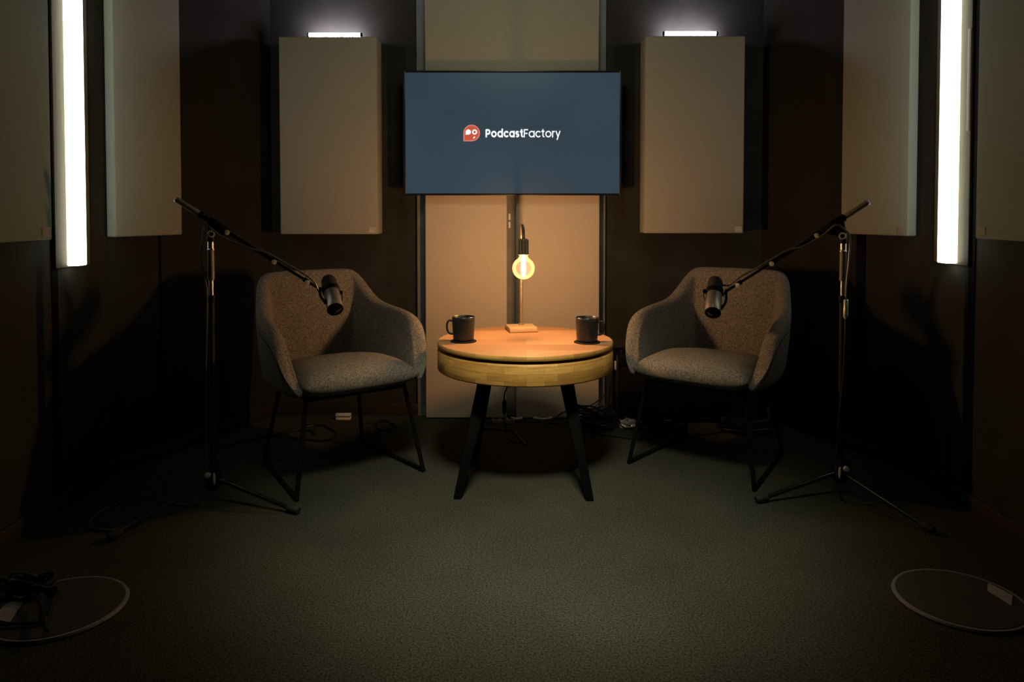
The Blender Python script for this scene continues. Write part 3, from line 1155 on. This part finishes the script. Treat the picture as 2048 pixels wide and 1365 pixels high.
# ----------------------------------------------------------- microphone stands
def stand(side, hub, feet, zh, rear, front, knobs, ringpt, label):
    """hub: ground point; rear/front: boom ends (world)"""
    B = V((hub[0], hub[1], 0))
    t = thing('microphone_stand', label, 'microphone stand', B, 0, 'boom microphone stands in front of the chairs')
    # legs
    c = V((0, 0, 0))
    L = 0.345
    fl_ = [V((f.x - B.x, f.y - B.y, 0)) for f in feet]
    third = -(fl_[0].normalized() + fl_[1].normalized())
    third = third.normalized() * L
    for f in fl_ + [third]:
        d = f.normalized()
        a = d * 0.024 + V((0, 0, 0.088))
        b = d * (f.length - 0.035) + V((0, 0, 0.018))
        lg_ = obj('leg', tube(BM(), [a, b], 0.0078, 12), 'blackgloss', t)
        e0 = b - (b - a).normalized() * 0.012
        e1 = d * f.length + V((0, 0, 0.0145))
        obj('rubber_foot', tube(BM(), [e0, e0.lerp(e1, 0.2), e0.lerp(e1, 0.9), e1], [0.0105, 0.0135, 0.014, 0.011], 14), 'rubber', lg_)
    obj('hub', lathe(BM(), [(0, 0.052), (0.016, 0.052), (0.026, 0.062), (0.028, 0.075), (0.028, 0.102), (0.022, 0.112), (0.016, 0.118), (0, 0.118)], seg=28), 'black', t)
    bm = BM()
    sgn = -side
    lathe(bm, [(0, 0), (0.0095, 0), (0.0105, 0.003), (0.0095, 0.011), (0.004, 0.013), (0, 0.013)], (-0.006 * sgn, -0.027, 0.112), (-0.2 * sgn, -1, 0.15), 20)
    obj('hub_knob', bm, 'chrome', t)
    bm = BM()
    tube(bm, [(0.013 * sgn, -0.0265, 0.118), (0.015 * sgn, -0.0295, 0.095), (0.016 * sgn, -0.030, 0.078)], [0.003, 0.0055, 0.0025], 10)
    obj('locking_lever', bm, 'chrome', t)
    obj('lower_tube', tube(BM(), [(0, 0, 0.100), (0, 0, zh - 0.235)], 0.0105, 16), 'rubber', t)
    obj('height_clutch', lathe(BM(), [(0, 0), (0.0125, 0), (0.0145, 0.004), (0.0145, 0.018), (0.012, 0.026), (0, 0.026)], (0, 0, zh - 0.250), seg=20), 'black', t)
    obj('upper_tube', tube(BM(), [(0, 0, zh - 0.230), (0, 0, zh - 0.150)], 0.0085, 16), 'darkchrome', t)
    obj('grip_sleeve', lathe(BM(), [(0, 0), (0.0115, 0), (0.0128, 0.003), (0.0118, 0.105), (0.0132, 0.107), (0.0132, 0.111), (0.0112, 0.113), (0.0112, 0.142), (0, 0.142)], (0, 0, zh - 0.170), seg=24), 'darkchrome', t)
    # head clamp
    r_, f_ = rear - B, front - B
    bd = (f_ - r_).normalized()
    side_v = bd.cross(V((0, 0, 1))).normalized()
    if side_v.y > 0:
        side_v = -side_v
    # point of the boom nearest the stand axis
    tt = min(max((V((0, 0, zh)) - r_).dot(bd), 0), (f_ - r_).length)
    pv = r_ + bd * tt
    bm = BM()
    x_, y_, z_ = bd, side_v, bd.cross(side_v)
    rot = Matrix((x_, y_, z_)).transposed()
    if z_.z < 0:
        rot = Matrix((x_, y_, -z_)).transposed()
    upv = V((rot[0][2], rot[1][2], rot[2][2]))
    box(bm, pv + bd * 0.010, (0.088, 0.026, 0.028), 0.006, rot)
    poly = [pv + bd * 0.052 - upv * 0.010, pv - bd * 0.030 - upv * 0.010, V((-0.014, 0, zh - 0.004)) if bd.x > 0 else V((0.014, 0, zh - 0.004)),
            V((0, 0, zh - 0.020)), V((0.014, 0, zh - 0.006)) if bd.x > 0 else V((-0.014, 0, zh - 0.006))]
    poly = [p + side_v * (0.010 - (p).dot(side_v)) for p in poly]
    poly = [p - side_v * 0.020 for p in poly]
    prism(bm, poly, side_v * 0.020)
    lathe(bm, [(0, 0), (0.012, 0), (0.0145, 0.008), (0.013, 0.022), (0, 0.026)], (0, 0, zh - 0.032), (0, 0, 1), 20)
    obj('boom_clamp', bm, 'black', t)
    bm = BM()
    lathe(bm, [(0.0065, 0), (0.0125, 0), (0.0135, 0.004), (0.0125, 0.010), (0.0075, 0.011), (0.0065, 0.006)], V((0, 0, zh - 0.004)) + side_v * 0.012, side_v, 22)
    obj('clamp_knob', bm, 'chrome', t)
    # boom
    k1 = knobs[1] - B
    s1 = (k1 - r_).dot(bd)
    bo = obj('boom_arm', tube(BM(), [r_ + bd * 0.08, r_ + bd * (s1 + 0.005)], 0.0082, 14), 'blackgloss', t)
    obj('boom_extension', tube(BM(), [r_ + bd * s1, f_], 0.0056, 12), 'blackgloss', t)
    obj('rear_sleeve', tube(BM(), [r_, r_ + bd * 0.002, r_ + bd * 0.088], [0.0095, 0.0105, 0.0105], 16), 'greytube', t)
    obj('rear_cap', tube(BM(), [r_ - bd * 0.004, r_ + bd * 0.001], [0.0085, 0.0108], 16), 'chrome', t)
    bm = BM()
    q = r_ + bd * 0.094
    for dd in (0, 0.017):
        lathe(bm, [(0.006, 0), (0.0135, 0), (0.0145, 0.003), (0.0135, 0.008), (0.006, 0.008)], q + bd * dd, bd, 18)
    obj('rear_ring', bm, 'black', t)
    for i, kp in enumerate(knobs):
        s = (kp - B - r_).dot(bd)
        p = r_ + bd * s
        bm = BM()
        tube(bm, [p - bd * 0.010, p + bd * 0.010], 0.0108 if i < 2 else 0.009, 14)
        obj('boom_collar', bm, 'black', t)
        bm = BM()
        dn = (side_v - V((0, 0, 0.35))).normalized()
        lathe(bm, [(0, 0), (0.004, 0), (0.004, 0.006), (0.0088, 0.007), (0.0098, 0.011), (0.0085, 0.016), (0, 0.018)], p + dn * 0.008, dn, 18)
        obj('boom_knob', bm, 'chrome', t)
    return t, bd


# left stand
hubL = V((-1.082, 2.69, 0))
feetL = [onz(598, 1022, 0.014), onz(216, 1077, 0.014)]
rearL, frontL = at(352, 399, 2.635), at(640, 579, 2.885)
dL = frontL - rearL


def lerp_px(a, b, px):       # point on segment a-b that shows at column px
    for i in range(60):
        pass
    lo_, hi_ = 0.0, 1.0
    for i in range(40):
        mid = (lo_ + hi_) / 2
        p = a.lerp(b, mid)
        q = p - CAM
        x = q.x / q.dot(FW) * FPX + CXP
        rising = (b.x - a.x) > 0
        if (x < px) == rising:
            lo_ = mid
        else:
            hi_ = mid
    return a.lerp(b, lo_)


knL = [lerp_px(rearL, frontL, p) for p in (452, 546, 612)]
zhL = at(421, 466, 2.69).z
stand(-1, hubL, feetL, zhL, rearL, frontL, knL, None, 'black boom microphone stand in front of the left armchair')
hubR = V((1.218, 2.755, 0))
feetR = [onz(1512, 1000, 0.014), onz(1868, 1062, 0.014)]
rearR, frontR = at(1736, 405, 2.70), at(1452, 583, 2.985)
knR = [lerp_px(rearR, frontR, p) for p in (1636, 1546, 1478)]
zhR = at(1683, 470, 2.755).z
stand(1, hubR, feetR, zhR, rearR, frontR, knR, None, 'black boom microphone stand in front of the right armchair')


# ------------------------------------------------------------------ microphones
def microphone(tail, head, front, side, label):
    """tail: end cap centre, head: tip of the foam"""
    ax = (head - tail)
    Lm = ax.length
    ax.normalize()
    t = thing('microphone', label, 'microphone', tail, 0, 'broadcast microphones on the booms')
    R = 0.0300
    f0 = Lm - 0.072
    obj('body', lathe(BM(), [(0, 0.002), (R - 0.001, 0.002), (R, 0.004), (R, f0 - 0.020), (R - 0.003, f0 - 0.012), (0, f0 - 0.012)], axis=ax, seg=44), 'micbody', t, sharp=50)
    ec = obj('end_cap', lathe(BM(), [(0, -0.003), (R - 0.004, -0.003), (R + 0.0006, 0.0), (R + 0.0006, 0.005), (0, 0.005)], axis=ax, seg=44), 'black', t)
    obj('neck_ring', lathe(BM(), [(0, f0 - 0.019), (R - 0.004, f0 - 0.019), (R + 0.0035, f0 - 0.012), (R + 0.0045, f0 - 0.002), (R, f0 + 0.004), (0, f0 + 0.004)], axis=ax, seg=44), 'black', t)
    Rw = 0.0305
    obj('foam_windscreen', lathe(BM(), [(0, f0 + 0.003), (Rw + 0.004, f0 + 0.003), (Rw + 0.003, f0 + 0.012), (Rw, f0 + 0.020), (Rw - 0.001, Lm - 0.022), (Rw - 0.006, Lm - 0.008), (Rw - 0.016, Lm - 0.001), (0, Lm)], axis=ax, seg=36), 'foam', t, sharp=80)
    # pale mark on the end cap
    toc = (CAM - tail).normalized()
    u = V((0, 0, 1)).cross(ax).normalized()
    w = ax.cross(u).normalized()
    bm = BM()
    du = (u * 0.010 * (1 if u.x > 0 else -1))
    upw = w if w.z > 0 else -w
    dirn = ((u if u.x > 0 else -u) * (-side) * 0.75 + upw * 0.75).normalized()
    ctr = (u if u.x > 0 else -u) * (-side) * 0.012 - upw * 0.001 - ax * 0.0034
    per = ax.cross(dirn).normalized()
    a, b = ctr - dirn * 0.012, ctr + dirn * 0.012
    prism(bm, [a - per * 0.0018, b - per * 0.0018, b + per * 0.0018, a + per * 0.0018], -ax * 0.0006)
    obj('pale_mark', bm, 'tag', ec)
    # yoke: two arms from pivots at the sides of the body joined to the boom tip
    mid = ax * (f0 * 0.55)
    sx = (front - tail) - mid
    sx = sx - ax * sx.dot(ax)
    sx.normalize()
    fb = front - tail
    up2 = ax.cross(sx).normalized()
    bm = BM()
    pa_, pb_ = ax * (f0 - 0.008) + sx * (R + 0.006), ax * (f0 * 0.36) + sx * (R + 0.005)
    tube(bm, smooth_path([pa_, pa_.lerp(fb, 0.55) + ax * 0.006, fb], 6), 0.0032, 10)
    tube(bm, smooth_path([pb_, pb_.lerp(fb, 0.5) + sx * 0.008 - ax * 0.004, fb], 6), 0.0052, 10)
    lathe(bm, [(0, -0.004), (0.009, -0.004), (0.010, 0), (0.009, 0.006), (0, 0.008)], pb_ - sx * 0.004, sx, 18)
    tube(bm, [fb - sx * 0.004, fb + sx * 0.006], 0.0085, 14)
    # band round the body
    obj('yoke', bm, 'black', t)
    bm = BM()
    lathe(bm, [(0, -0.002), (0.0065, -0.002), (0.0085, 0.004), (0.0070, 0.013), (0, 0.014)], ax * (f0 - 0.010) - sx * (R + 0.002), -sx, 16)
    obj('yoke_knob', bm, 'black', t)
    bm = BM()
    tube(bm, smooth_path([ax * (f0 - 0.005) - sx * (R + 0.008), ax * (f0 - 0.035) - sx * (R + 0.011), ax * (f0 - 0.06) - sx * (R + 0.003)], 5), 0.0018, 8)
    obj('side_wire', bm, 'black', t)
    return t


tailL, headL = at(670.5, 620, 2.825), at(656, 556, 2.962)
microphone(tailL, headL, frontL, -1, 'grey broadcast microphone with foam cover hanging before the left armchair')
tailR, headR = at(1425.5, 627, 2.895), at(1431, 558, 3.03)
microphone(tailR, headR, frontR, 1, 'grey broadcast microphone with foam cover hanging before the right armchair')


# microphone cables along booms and down the stands
def off_boom(a, b, px, dz, dy=-0.015):
    p = lerp_px(a, b, px)
    return p + V((0, dy, dz))


ptsL = [at(640, 588, 2.875), off_boom(rearL, frontL, 628, 0.020), off_boom(rearL, frontL, 600, 0.024), off_boom(rearL, frontL, 570, 0.021), off_boom(rearL, frontL, 535, 0.016, -0.016),
        off_boom(rearL, frontL, 505, -0.004, -0.018), off_boom(rearL, frontL, 470, -0.020), off_boom(rearL, frontL, 445, -0.026, -0.02), at(412, 452, 2.66), at(405, 475, 2.67), at(401, 505, 2.675), at(405, 540, 2.675), at(412, 570, 2.675), at(414, 600, 2.674),
        V((-1.098, 2.673, 0.45)), V((-1.10, 2.672, 0.20)), V((-1.115, 2.655, 0.03)), V((-1.20, 2.66, 0.006)), V((-1.36, 2.74, 0.006)), V((-1.44, 2.62, 0.006)), V((-1.41, 2.47, 0.006)), V((-1.31, 2.44, 0.006))]
cable('microphone_cable', ptsL, 0.0036, 'black microphone cable clipped along the left boom and down its stand', 'cable', 'microphone cables on the stands', mat='micable')
ptsR = [at(1446, 571, 2.99), off_boom(rearR, frontR, 1458, 0.020), off_boom(rearR, frontR, 1480, 0.026), off_boom(rearR, frontR, 1510, 0.020), off_boom(rearR, frontR, 1545, 0.018), off_boom(rearR, frontR, 1575, 0.012, -0.016),
        off_boom(rearR, frontR, 1605, -0.008, -0.018), off_boom(rearR, frontR, 1640, -0.010, -0.024), at(1672, 450, 2.715), at(1691, 461, 2.715), at(1699, 472, 2.72), at(1700, 492, 2.73), at(1697, 530, 2.735), at(1694, 560, 2.737), at(1692, 596, 2.738)]
cable('microphone_cable', ptsR, 0.0036, 'black microphone cable clipped along the right boom and looped over its stand', 'cable', 'microphone cables on the stands', mat='micable')
# silver plug on the right cable
p0, p1 = at(1692, 599, 2.738), at(1691, 638, 2.738)
plug = thing('cable_plug', 'silver cable connector hanging beside the right stand tube', 'plug', p0)
obj('plug_shell', tube(BM(), [V((0, 0, 0)), (p1 - p0) * 0.05, (p1 - p0) * 0.78, (p1 - p0) * 0.80], [0.006, 0.0085, 0.0085, 0.007], 16), 'chrome', plug)
obj('plug_tip', tube(BM(), [(p1 - p0) * 0.80, (p1 - p0) * 0.84, (p1 - p0)], [0.009, 0.009, 0.005], 16), 'chrome', plug)
cable('hanging_lead', [p1, at(1690, 680, 2.735), at(1686, 760, 2.732), V((1.19, 2.72, 0.2)), V((1.20, 2.70, 0.012)), V((1.30, 2.66, 0.006))], 0.003, 'black lead running down from the silver connector to the carpet')

# --------------------------------------------------------- floor base discs
BR = [((-1.203, 1.963), 0.1665, 'flat round black base plate with grey rim at the lower left, under dark cables', -1),
      ((1.2165, 2.0075), 0.1665, 'flat round black base plate with grey rim at the lower right, pale sticker on top', 1)]
for (cx, cy), r, lab, s in BR:
    t = thing('base_plate', lab, 'base plate', (cx, cy, 0.0005), 0, 'round base plates near the front corners')
    obj('plate', lathe(BM(), [(0, 0), (r - 0.012, 0), (r - 0.010, 0.008), (r - 0.012, 0.010), (0, 0.012)], seg=72), 'basedisc', t)
    obj('rubber_rim', lathe(BM(), [(r - 0.012, 0), (r - 0.002, 0), (r, 0.004), (r - 0.003, 0.009), (r - 0.009, 0.0095), (r - 0.012, 0.007), (r - 0.012, 0)], seg=72), 'baserim', t)
    bm = BM()
    if s > 0:
        q = [onz(*p, 0.0124) for p in ((1990, 1160), (2040, 1192), (2023, 1213), (1974, 1182))]
    else:
        q = [onz(*p, 0.0124) for p in ((0, 1206), (58, 1181), (22, 1245), (0, 1246))]
        q = [onz(*p, 0.0124) for p in ((-25, 1212), (58, 1181), (20, 1246), (-45, 1246))]
    q = [V((p.x - cx, p.y - cy, 0.0121)) for p in q]
    # keep inside the plate
    q = [V((p.x, p.y, p.z)) * 1.0 if V((p.x, p.y)).length < r - 0.02 else V(((p.x) * (r - 0.02) / V((p.x, p.y)).length, (p.y) * (r - 0.02) / V((p.x, p.y)).length, p.z)) for p in q]
    prism(bm, q, (0, 0, 0.0008))
    obj('sticker', bm, 'sticker', t)

# dark cables lying on the left plate
zc = 0.019
cpts = [onz(px, py, zc) for px, py in ((-60, 1165), (0, 1162), (45, 1160), (85, 1166), (115, 1180), (105, 1205), (92, 1240), (70, 1246), (30, 1248), (-20, 1250))]
cable('cable_loop', cpts, 0.0050, 'thin black cable curving across the left base plate', 'cable')
cpts = [onz(px, py, zc + 0.012) for px, py in ((-40, 1150), (20, 1163), (55, 1178), (78, 1205), (88, 1235), (92, 1262))]
cable('cable_loop', cpts, 0.0045, 'black cable arching toward the viewer over the left base plate', 'cable')
# dark bundle (coil) on the left plate
bm = BM()
cc = onz(60, 1180, 0.02)
for k in range(7):
    rr_ = 0.045 + 0.008 * rnd.random()
    ox, oy = rnd.uniform(-0.012, 0.012), rnd.uniform(-0.008, 0.008)
    pts = [V((ox + rr_ * 1.25 * math.cos(a * 2 * PI / 12), oy + rr_ * 0.62 * math.sin(a * 2 * PI / 12), 0.008 * math.sin(a * 1.7 + k) + 0.0095 + k * 0.003)) for a in range(12)]
    tube(bm, smooth_path(pts, 3, closed=True), 0.0055, 7, closed=True)
o = obj('cable_coil', bm, 'cable')
o.location = (cc.x, cc.y, 0.018)
tag(o, 'small heap of coiled black cable lying on the left base plate', 'cable coil')

# -------------------------------------------------- case behind the right chair
ca, cb_ = at(1234, 708, 3.66), at(1470, 834, 3.66)
cw, chh = cb_.x - ca.x, ca.z - 0.058
case = thing('equipment_case', 'large black equipment case on casters behind the right armchair', 'case', ((ca.x + cb_.x) / 2, 3.75, 0))
bm = BM()
box(bm, (0, 0, 0.058 + chh * 0.39), (cw, 0.17, chh * 0.78), 0.004)
obj('case_body', bm, 'case', case)
bm = BM()
box(bm, (0, 0, 0.058 + chh * 0.895), (cw, 0.17, chh * 0.205), 0.004)
obj('case_lid', bm, 'case', case)
for s in (-1, 1):
    bm = BM()
    box(bm, (s * (cw / 2 - 0.003), -0.083, 0.058 + chh / 2), (0.010, 0.008, chh - 0.02), 0.001)
    obj('edge_strip', bm, 'caseedge', case)
    bm = BM()
    box(bm, (s * (cw / 2 + 0.002), -0.06, 0.058 + chh * 0.79), (0.010, 0.035, 0.040), 0.002)
    obj('latch', bm, 'chrome', case)
bm = BM()
lathe(bm, [(0, 0), (0.010, 0), (0.012, 0.004), (0.010, 0.010), (0, 0.011)], (-cw / 2 + 0.03, -0.05, 0.058 + chh), (0, 0, 1), 16)
obj('case_knob', bm, 'black', case)
for sx in (-1, 1):
    for sy in (-1, 1):
        bm = BM()
        lathe(bm, [(0, -0.010), (0.022, -0.010), (0.0245, -0.006), (0.0245, 0.006), (0.022, 0.010), (0, 0.010)], (sx * (cw / 2 - 0.05), sy * 0.05, 0.0247), (1, 0, 0), 20)
        box(bm, (sx * (cw / 2 - 0.05), sy * 0.05, 0.050), (0.034, 0.034, 0.015), 0.002)
        obj('caster', bm, 'rubber', case)

# -------------------------------------------------------- cables on the floor
def heap(px, py, w, d, n, r, label, hz=0.05, seed=1):
    rr_ = random.Random(seed)
    c = onz(px, py, 0.0)
    bm = BM()
    for k in range(n):
        a = rr_.uniform(0.55, 1.0)
        ox, oy = rr_.uniform(-0.2, 0.2) * w, rr_.uniform(-0.15, 0.15) * d
        ph = rr_.uniform(0, 6.28)
        tilt = rr_.uniform(0.1, 1.0) * hz
        z0 = r + 0.001 + hz * 0.5 * k / n
        pts = []
        for q in range(10):
            th = q * 2 * PI / 10
            wob = 1 + 0.18 * math.sin(3 * th + ph)
            z = z0 + max(0, tilt * (0.5 + 0.5 * math.sin(th + ph)))
            pts.append(V((ox + w / 2 * a * wob * math.cos(th), oy + d / 2 * a * wob * math.sin(th), z)))
        tube(bm, smooth_path(pts, 4, closed=True), r, 6, closed=True)
    o = obj('cable_heap', bm, 'cable')
    o.location = (c.x, c.y, 0)
    return tag(o, label, 'cable heap')


heap(1190, 857, 0.165, 0.12, 26, 0.0042, 'tangled heap of black cables on the carpet between table and right armchair', 0.085, 3)
heap(1325, 862, 0.155, 0.085, 14, 0.0048, 'low flat coil of black cable on the carpet below the case, left of the two', 0.03, 5)
heap(1492, 866, 0.20, 0.09, 16, 0.0048, 'low flat coil of black cable on the carpet below the case, right of the two', 0.03, 9)

# shiny crumpled bag of clear plastic
bm = BM()
bmesh.ops.create_icosphere(bm, subdivisions=4, radius=1.0)
for v in bm.verts:
    co = v.co
    n_ = 0.14 * math.sin(7 * co.x + 3 * co.y) + 0.12 * math.sin(9 * co.y - 5 * co.z + 1) + 0.10 * math.sin(11 * co.z + 6 * co.x)
    co = co * (1 + n_)
    v.co = V((co.x * 0.052, co.y * 0.036, max(0.0, co.z * 0.020 + 0.018)))
pl = onz(1258, 855)
o = obj('plastic_bag', bm, 'silver', sharp=18)
o.location = (pl.x, pl.y, 0.0008)
tag(o, 'small shiny crumpled clear plastic bag on the carpet below the black case', 'plastic bag')

zf_ = 0.0052
FL_ = lambda pts, z=zf_: [onz(px, py, z) for px, py in pts]
cable('floor_cable', FL_([(436, 897), (500, 880), (560, 870), (600, 857), (640, 851), (668, 862), (672, 872), (650, 881), (612, 880), (580, 874), (574, 866), (598, 860), (622, 862), (630, 870)]), 0.0045,
      'black cable looping in a wide ring on the carpet behind the left armchair')
cable('floor_cable', FL_([(735, 846), (752, 845), (768, 841), (784, 848), (791, 855), (780, 861), (762, 861), (753, 854), (756, 846), (772, 841)]), 0.004,
      'small loop of thin black cable on the carpet near the skirting')
cable('floor_cable', FL_([(935, 848), (960, 856), (1000, 859), (1024, 862), (1038, 874), (1052, 890)]), 0.004,
      'black cable curving over the carpet under the middle of the table')
cable('floor_cable', FL_([(972, 846), (1000, 843), (1040, 843), (1085, 845), (1110, 847), (1135, 845), (1160, 848)], 0.012), 0.0045,
      'black cable lying along the foot of the back panels')
cable('floor_cable', FL_([(1165, 858), (1200, 868), (1245, 875), (1285, 877), (1312, 872), (1330, 869)]), 0.004,
      'black cable trailing from the cable heap under the right armchair')
pz = [at(1105, 843, 3.72), at(1128, 825, 3.74), at(1180, 812, 3.76), at(1205, 795, 3.77), at(1222, 788, 3.77), at(1240, 788, 3.78)]
cable('floor_cable', pz, 0.0035, 'black cable rising from the cable heap to the back of the case')
cable('floor_cable', [at(1225, 752, 3.80), at(1220, 775, 3.80), at(1218, 800, 3.80), at(1214, 825, 3.79)], 0.003, 'thin black cable hanging beside the left side of the case')

# power strip and pale leads at the foot of the middle panels
ps = onz(1007, 851)
t = thing('power_strip', 'grey power strip on the carpet at the foot of the back panels', 'power strip', (ps.x, 3.70, 0.0008), math.radians(2))
bm = BM()
box(bm, (0, 0, 0.011), (0.112, 0.036, 0.022), 0.003)
obj('strip_body', bm, 'greyplastic', t)
for k in range(3):
    bm = BM()
    lathe(bm, [(0, 0.0222), (0.013, 0.0222), (0.013, 0.0235), (0.010, 0.0235), (0.010, 0.0225), (0, 0.0225)], (-0.036 + 0.036 * k, 0, 0), seg=18)
    obj('socket', bm, 'black', t)
for a, b, lab in (((1022, 841), (1046, 843), 'short pale lead lying just right of the power strip'), ((1068, 843.5), (1106, 841), 'longer pale lead lying in front of the right floor panel')):
    pa_, pb_ = onz(a[0], a[1] + 6, 0.012), onz(b[0], b[1] + 6, 0.012)
    pa_.y = pb_.y = 3.735
    pa_.z = pb_.z = 0.018
    o = obj('pale_lead', tube(BM(), smooth_path([pa_, pa_.lerp(pb_, 0.5) + V((0, 0.002, -0.006)), pb_], 6), 0.0065, 10), 'white')
    tag(o, lab, 'cable')

# white socket unit by the skirting behind the left chair
ws = at(690, 838, 3.80)
t = thing('socket_unit', 'small white socket unit on the carpet against the skirting behind the left armchair', 'socket', (ws.x, 3.768, 0.0008))
bm = BM()
box(bm, (0, 0, 0.007), (0.074, 0.028, 0.013), 0.002)
obj('lower_shell', bm, 'white', t)
bm = BM()
box(bm, (-0.001, 0.002, 0.024), (0.076, 0.026, 0.013), 0.002)
obj('upper_shell', bm, 'white', t)
bm = BM()
box(bm, (0, 0.002, 0.0155), (0.068, 0.022, 0.0045), 0)
obj('dark_slot', bm, 'black', t)

# ------------------------------------------------------------------- ceiling spot and added fill


def area(name, loc, target, size, energy, col, spread=180, size_y=None):
    d = bpy.data.lights.new(name, 'AREA')
    d.energy = energy
    d.color = col
    d.size = size
    if size_y:
        d.shape = 'RECTANGLE'
        d.size_y = size_y
    d.spread = math.radians(spread)
    o = bpy.data.objects.new(name, d)
    COL.objects.link(o)
    o.location = loc
    o.rotation_euler = (V(target) - V(loc)).to_track_quat('-Z', 'Y').to_euler()
    return o


def spot(name, loc, target, energy, col, angle, blend, radius):
    d = bpy.data.lights.new(name, 'SPOT')
    d.energy = energy
    d.color = col
    d.spot_size = math.radians(angle)
    d.spot_blend = blend
    d.shadow_soft_size = radius
    o = bpy.data.objects.new(name, d)
    COL.objects.link(o)
    o.location = loc
    o.rotation_euler = (V(target) - V(loc)).to_track_quat('-Z', 'Y').to_euler()
    return o


spot('ceiling_spot', (0.08, 1.35, 2.60), (0.08, 2.57, 0.0), 460, (1.0, 0.94, 0.70), 47, 1.0, 0.30)
area('added_wash', (0.0, 2.35, 2.60), (0.0, 3.86, 1.72), 0.4, 2.05, (0.97, 0.98, 0.68), 84)  # unseen fill light, added to lift the back wall panels

w = bpy.data.worlds.new('world')
scn.world = w
w.use_nodes = True
w.node_tree.nodes['Background'].inputs['Color'].default_value = (0, 0, 0, 1)
w.node_tree.nodes['Background'].inputs['Strength'].default_value = 0.0

scn.view_settings.view_transform = 'Standard'
scn.view_settings.look = 'None'
scn.view_settings.exposure = 0.0
scn.view_settings.gamma = 1.0
scn.cycles.max_bounces = 8
scn.cycles.transparent_max_bounces = 12
scn.cycles.sample_clamp_indirect = 4.0
scn.cycles.caustics_reflective = False
scn.cycles.caustics_refractive = False
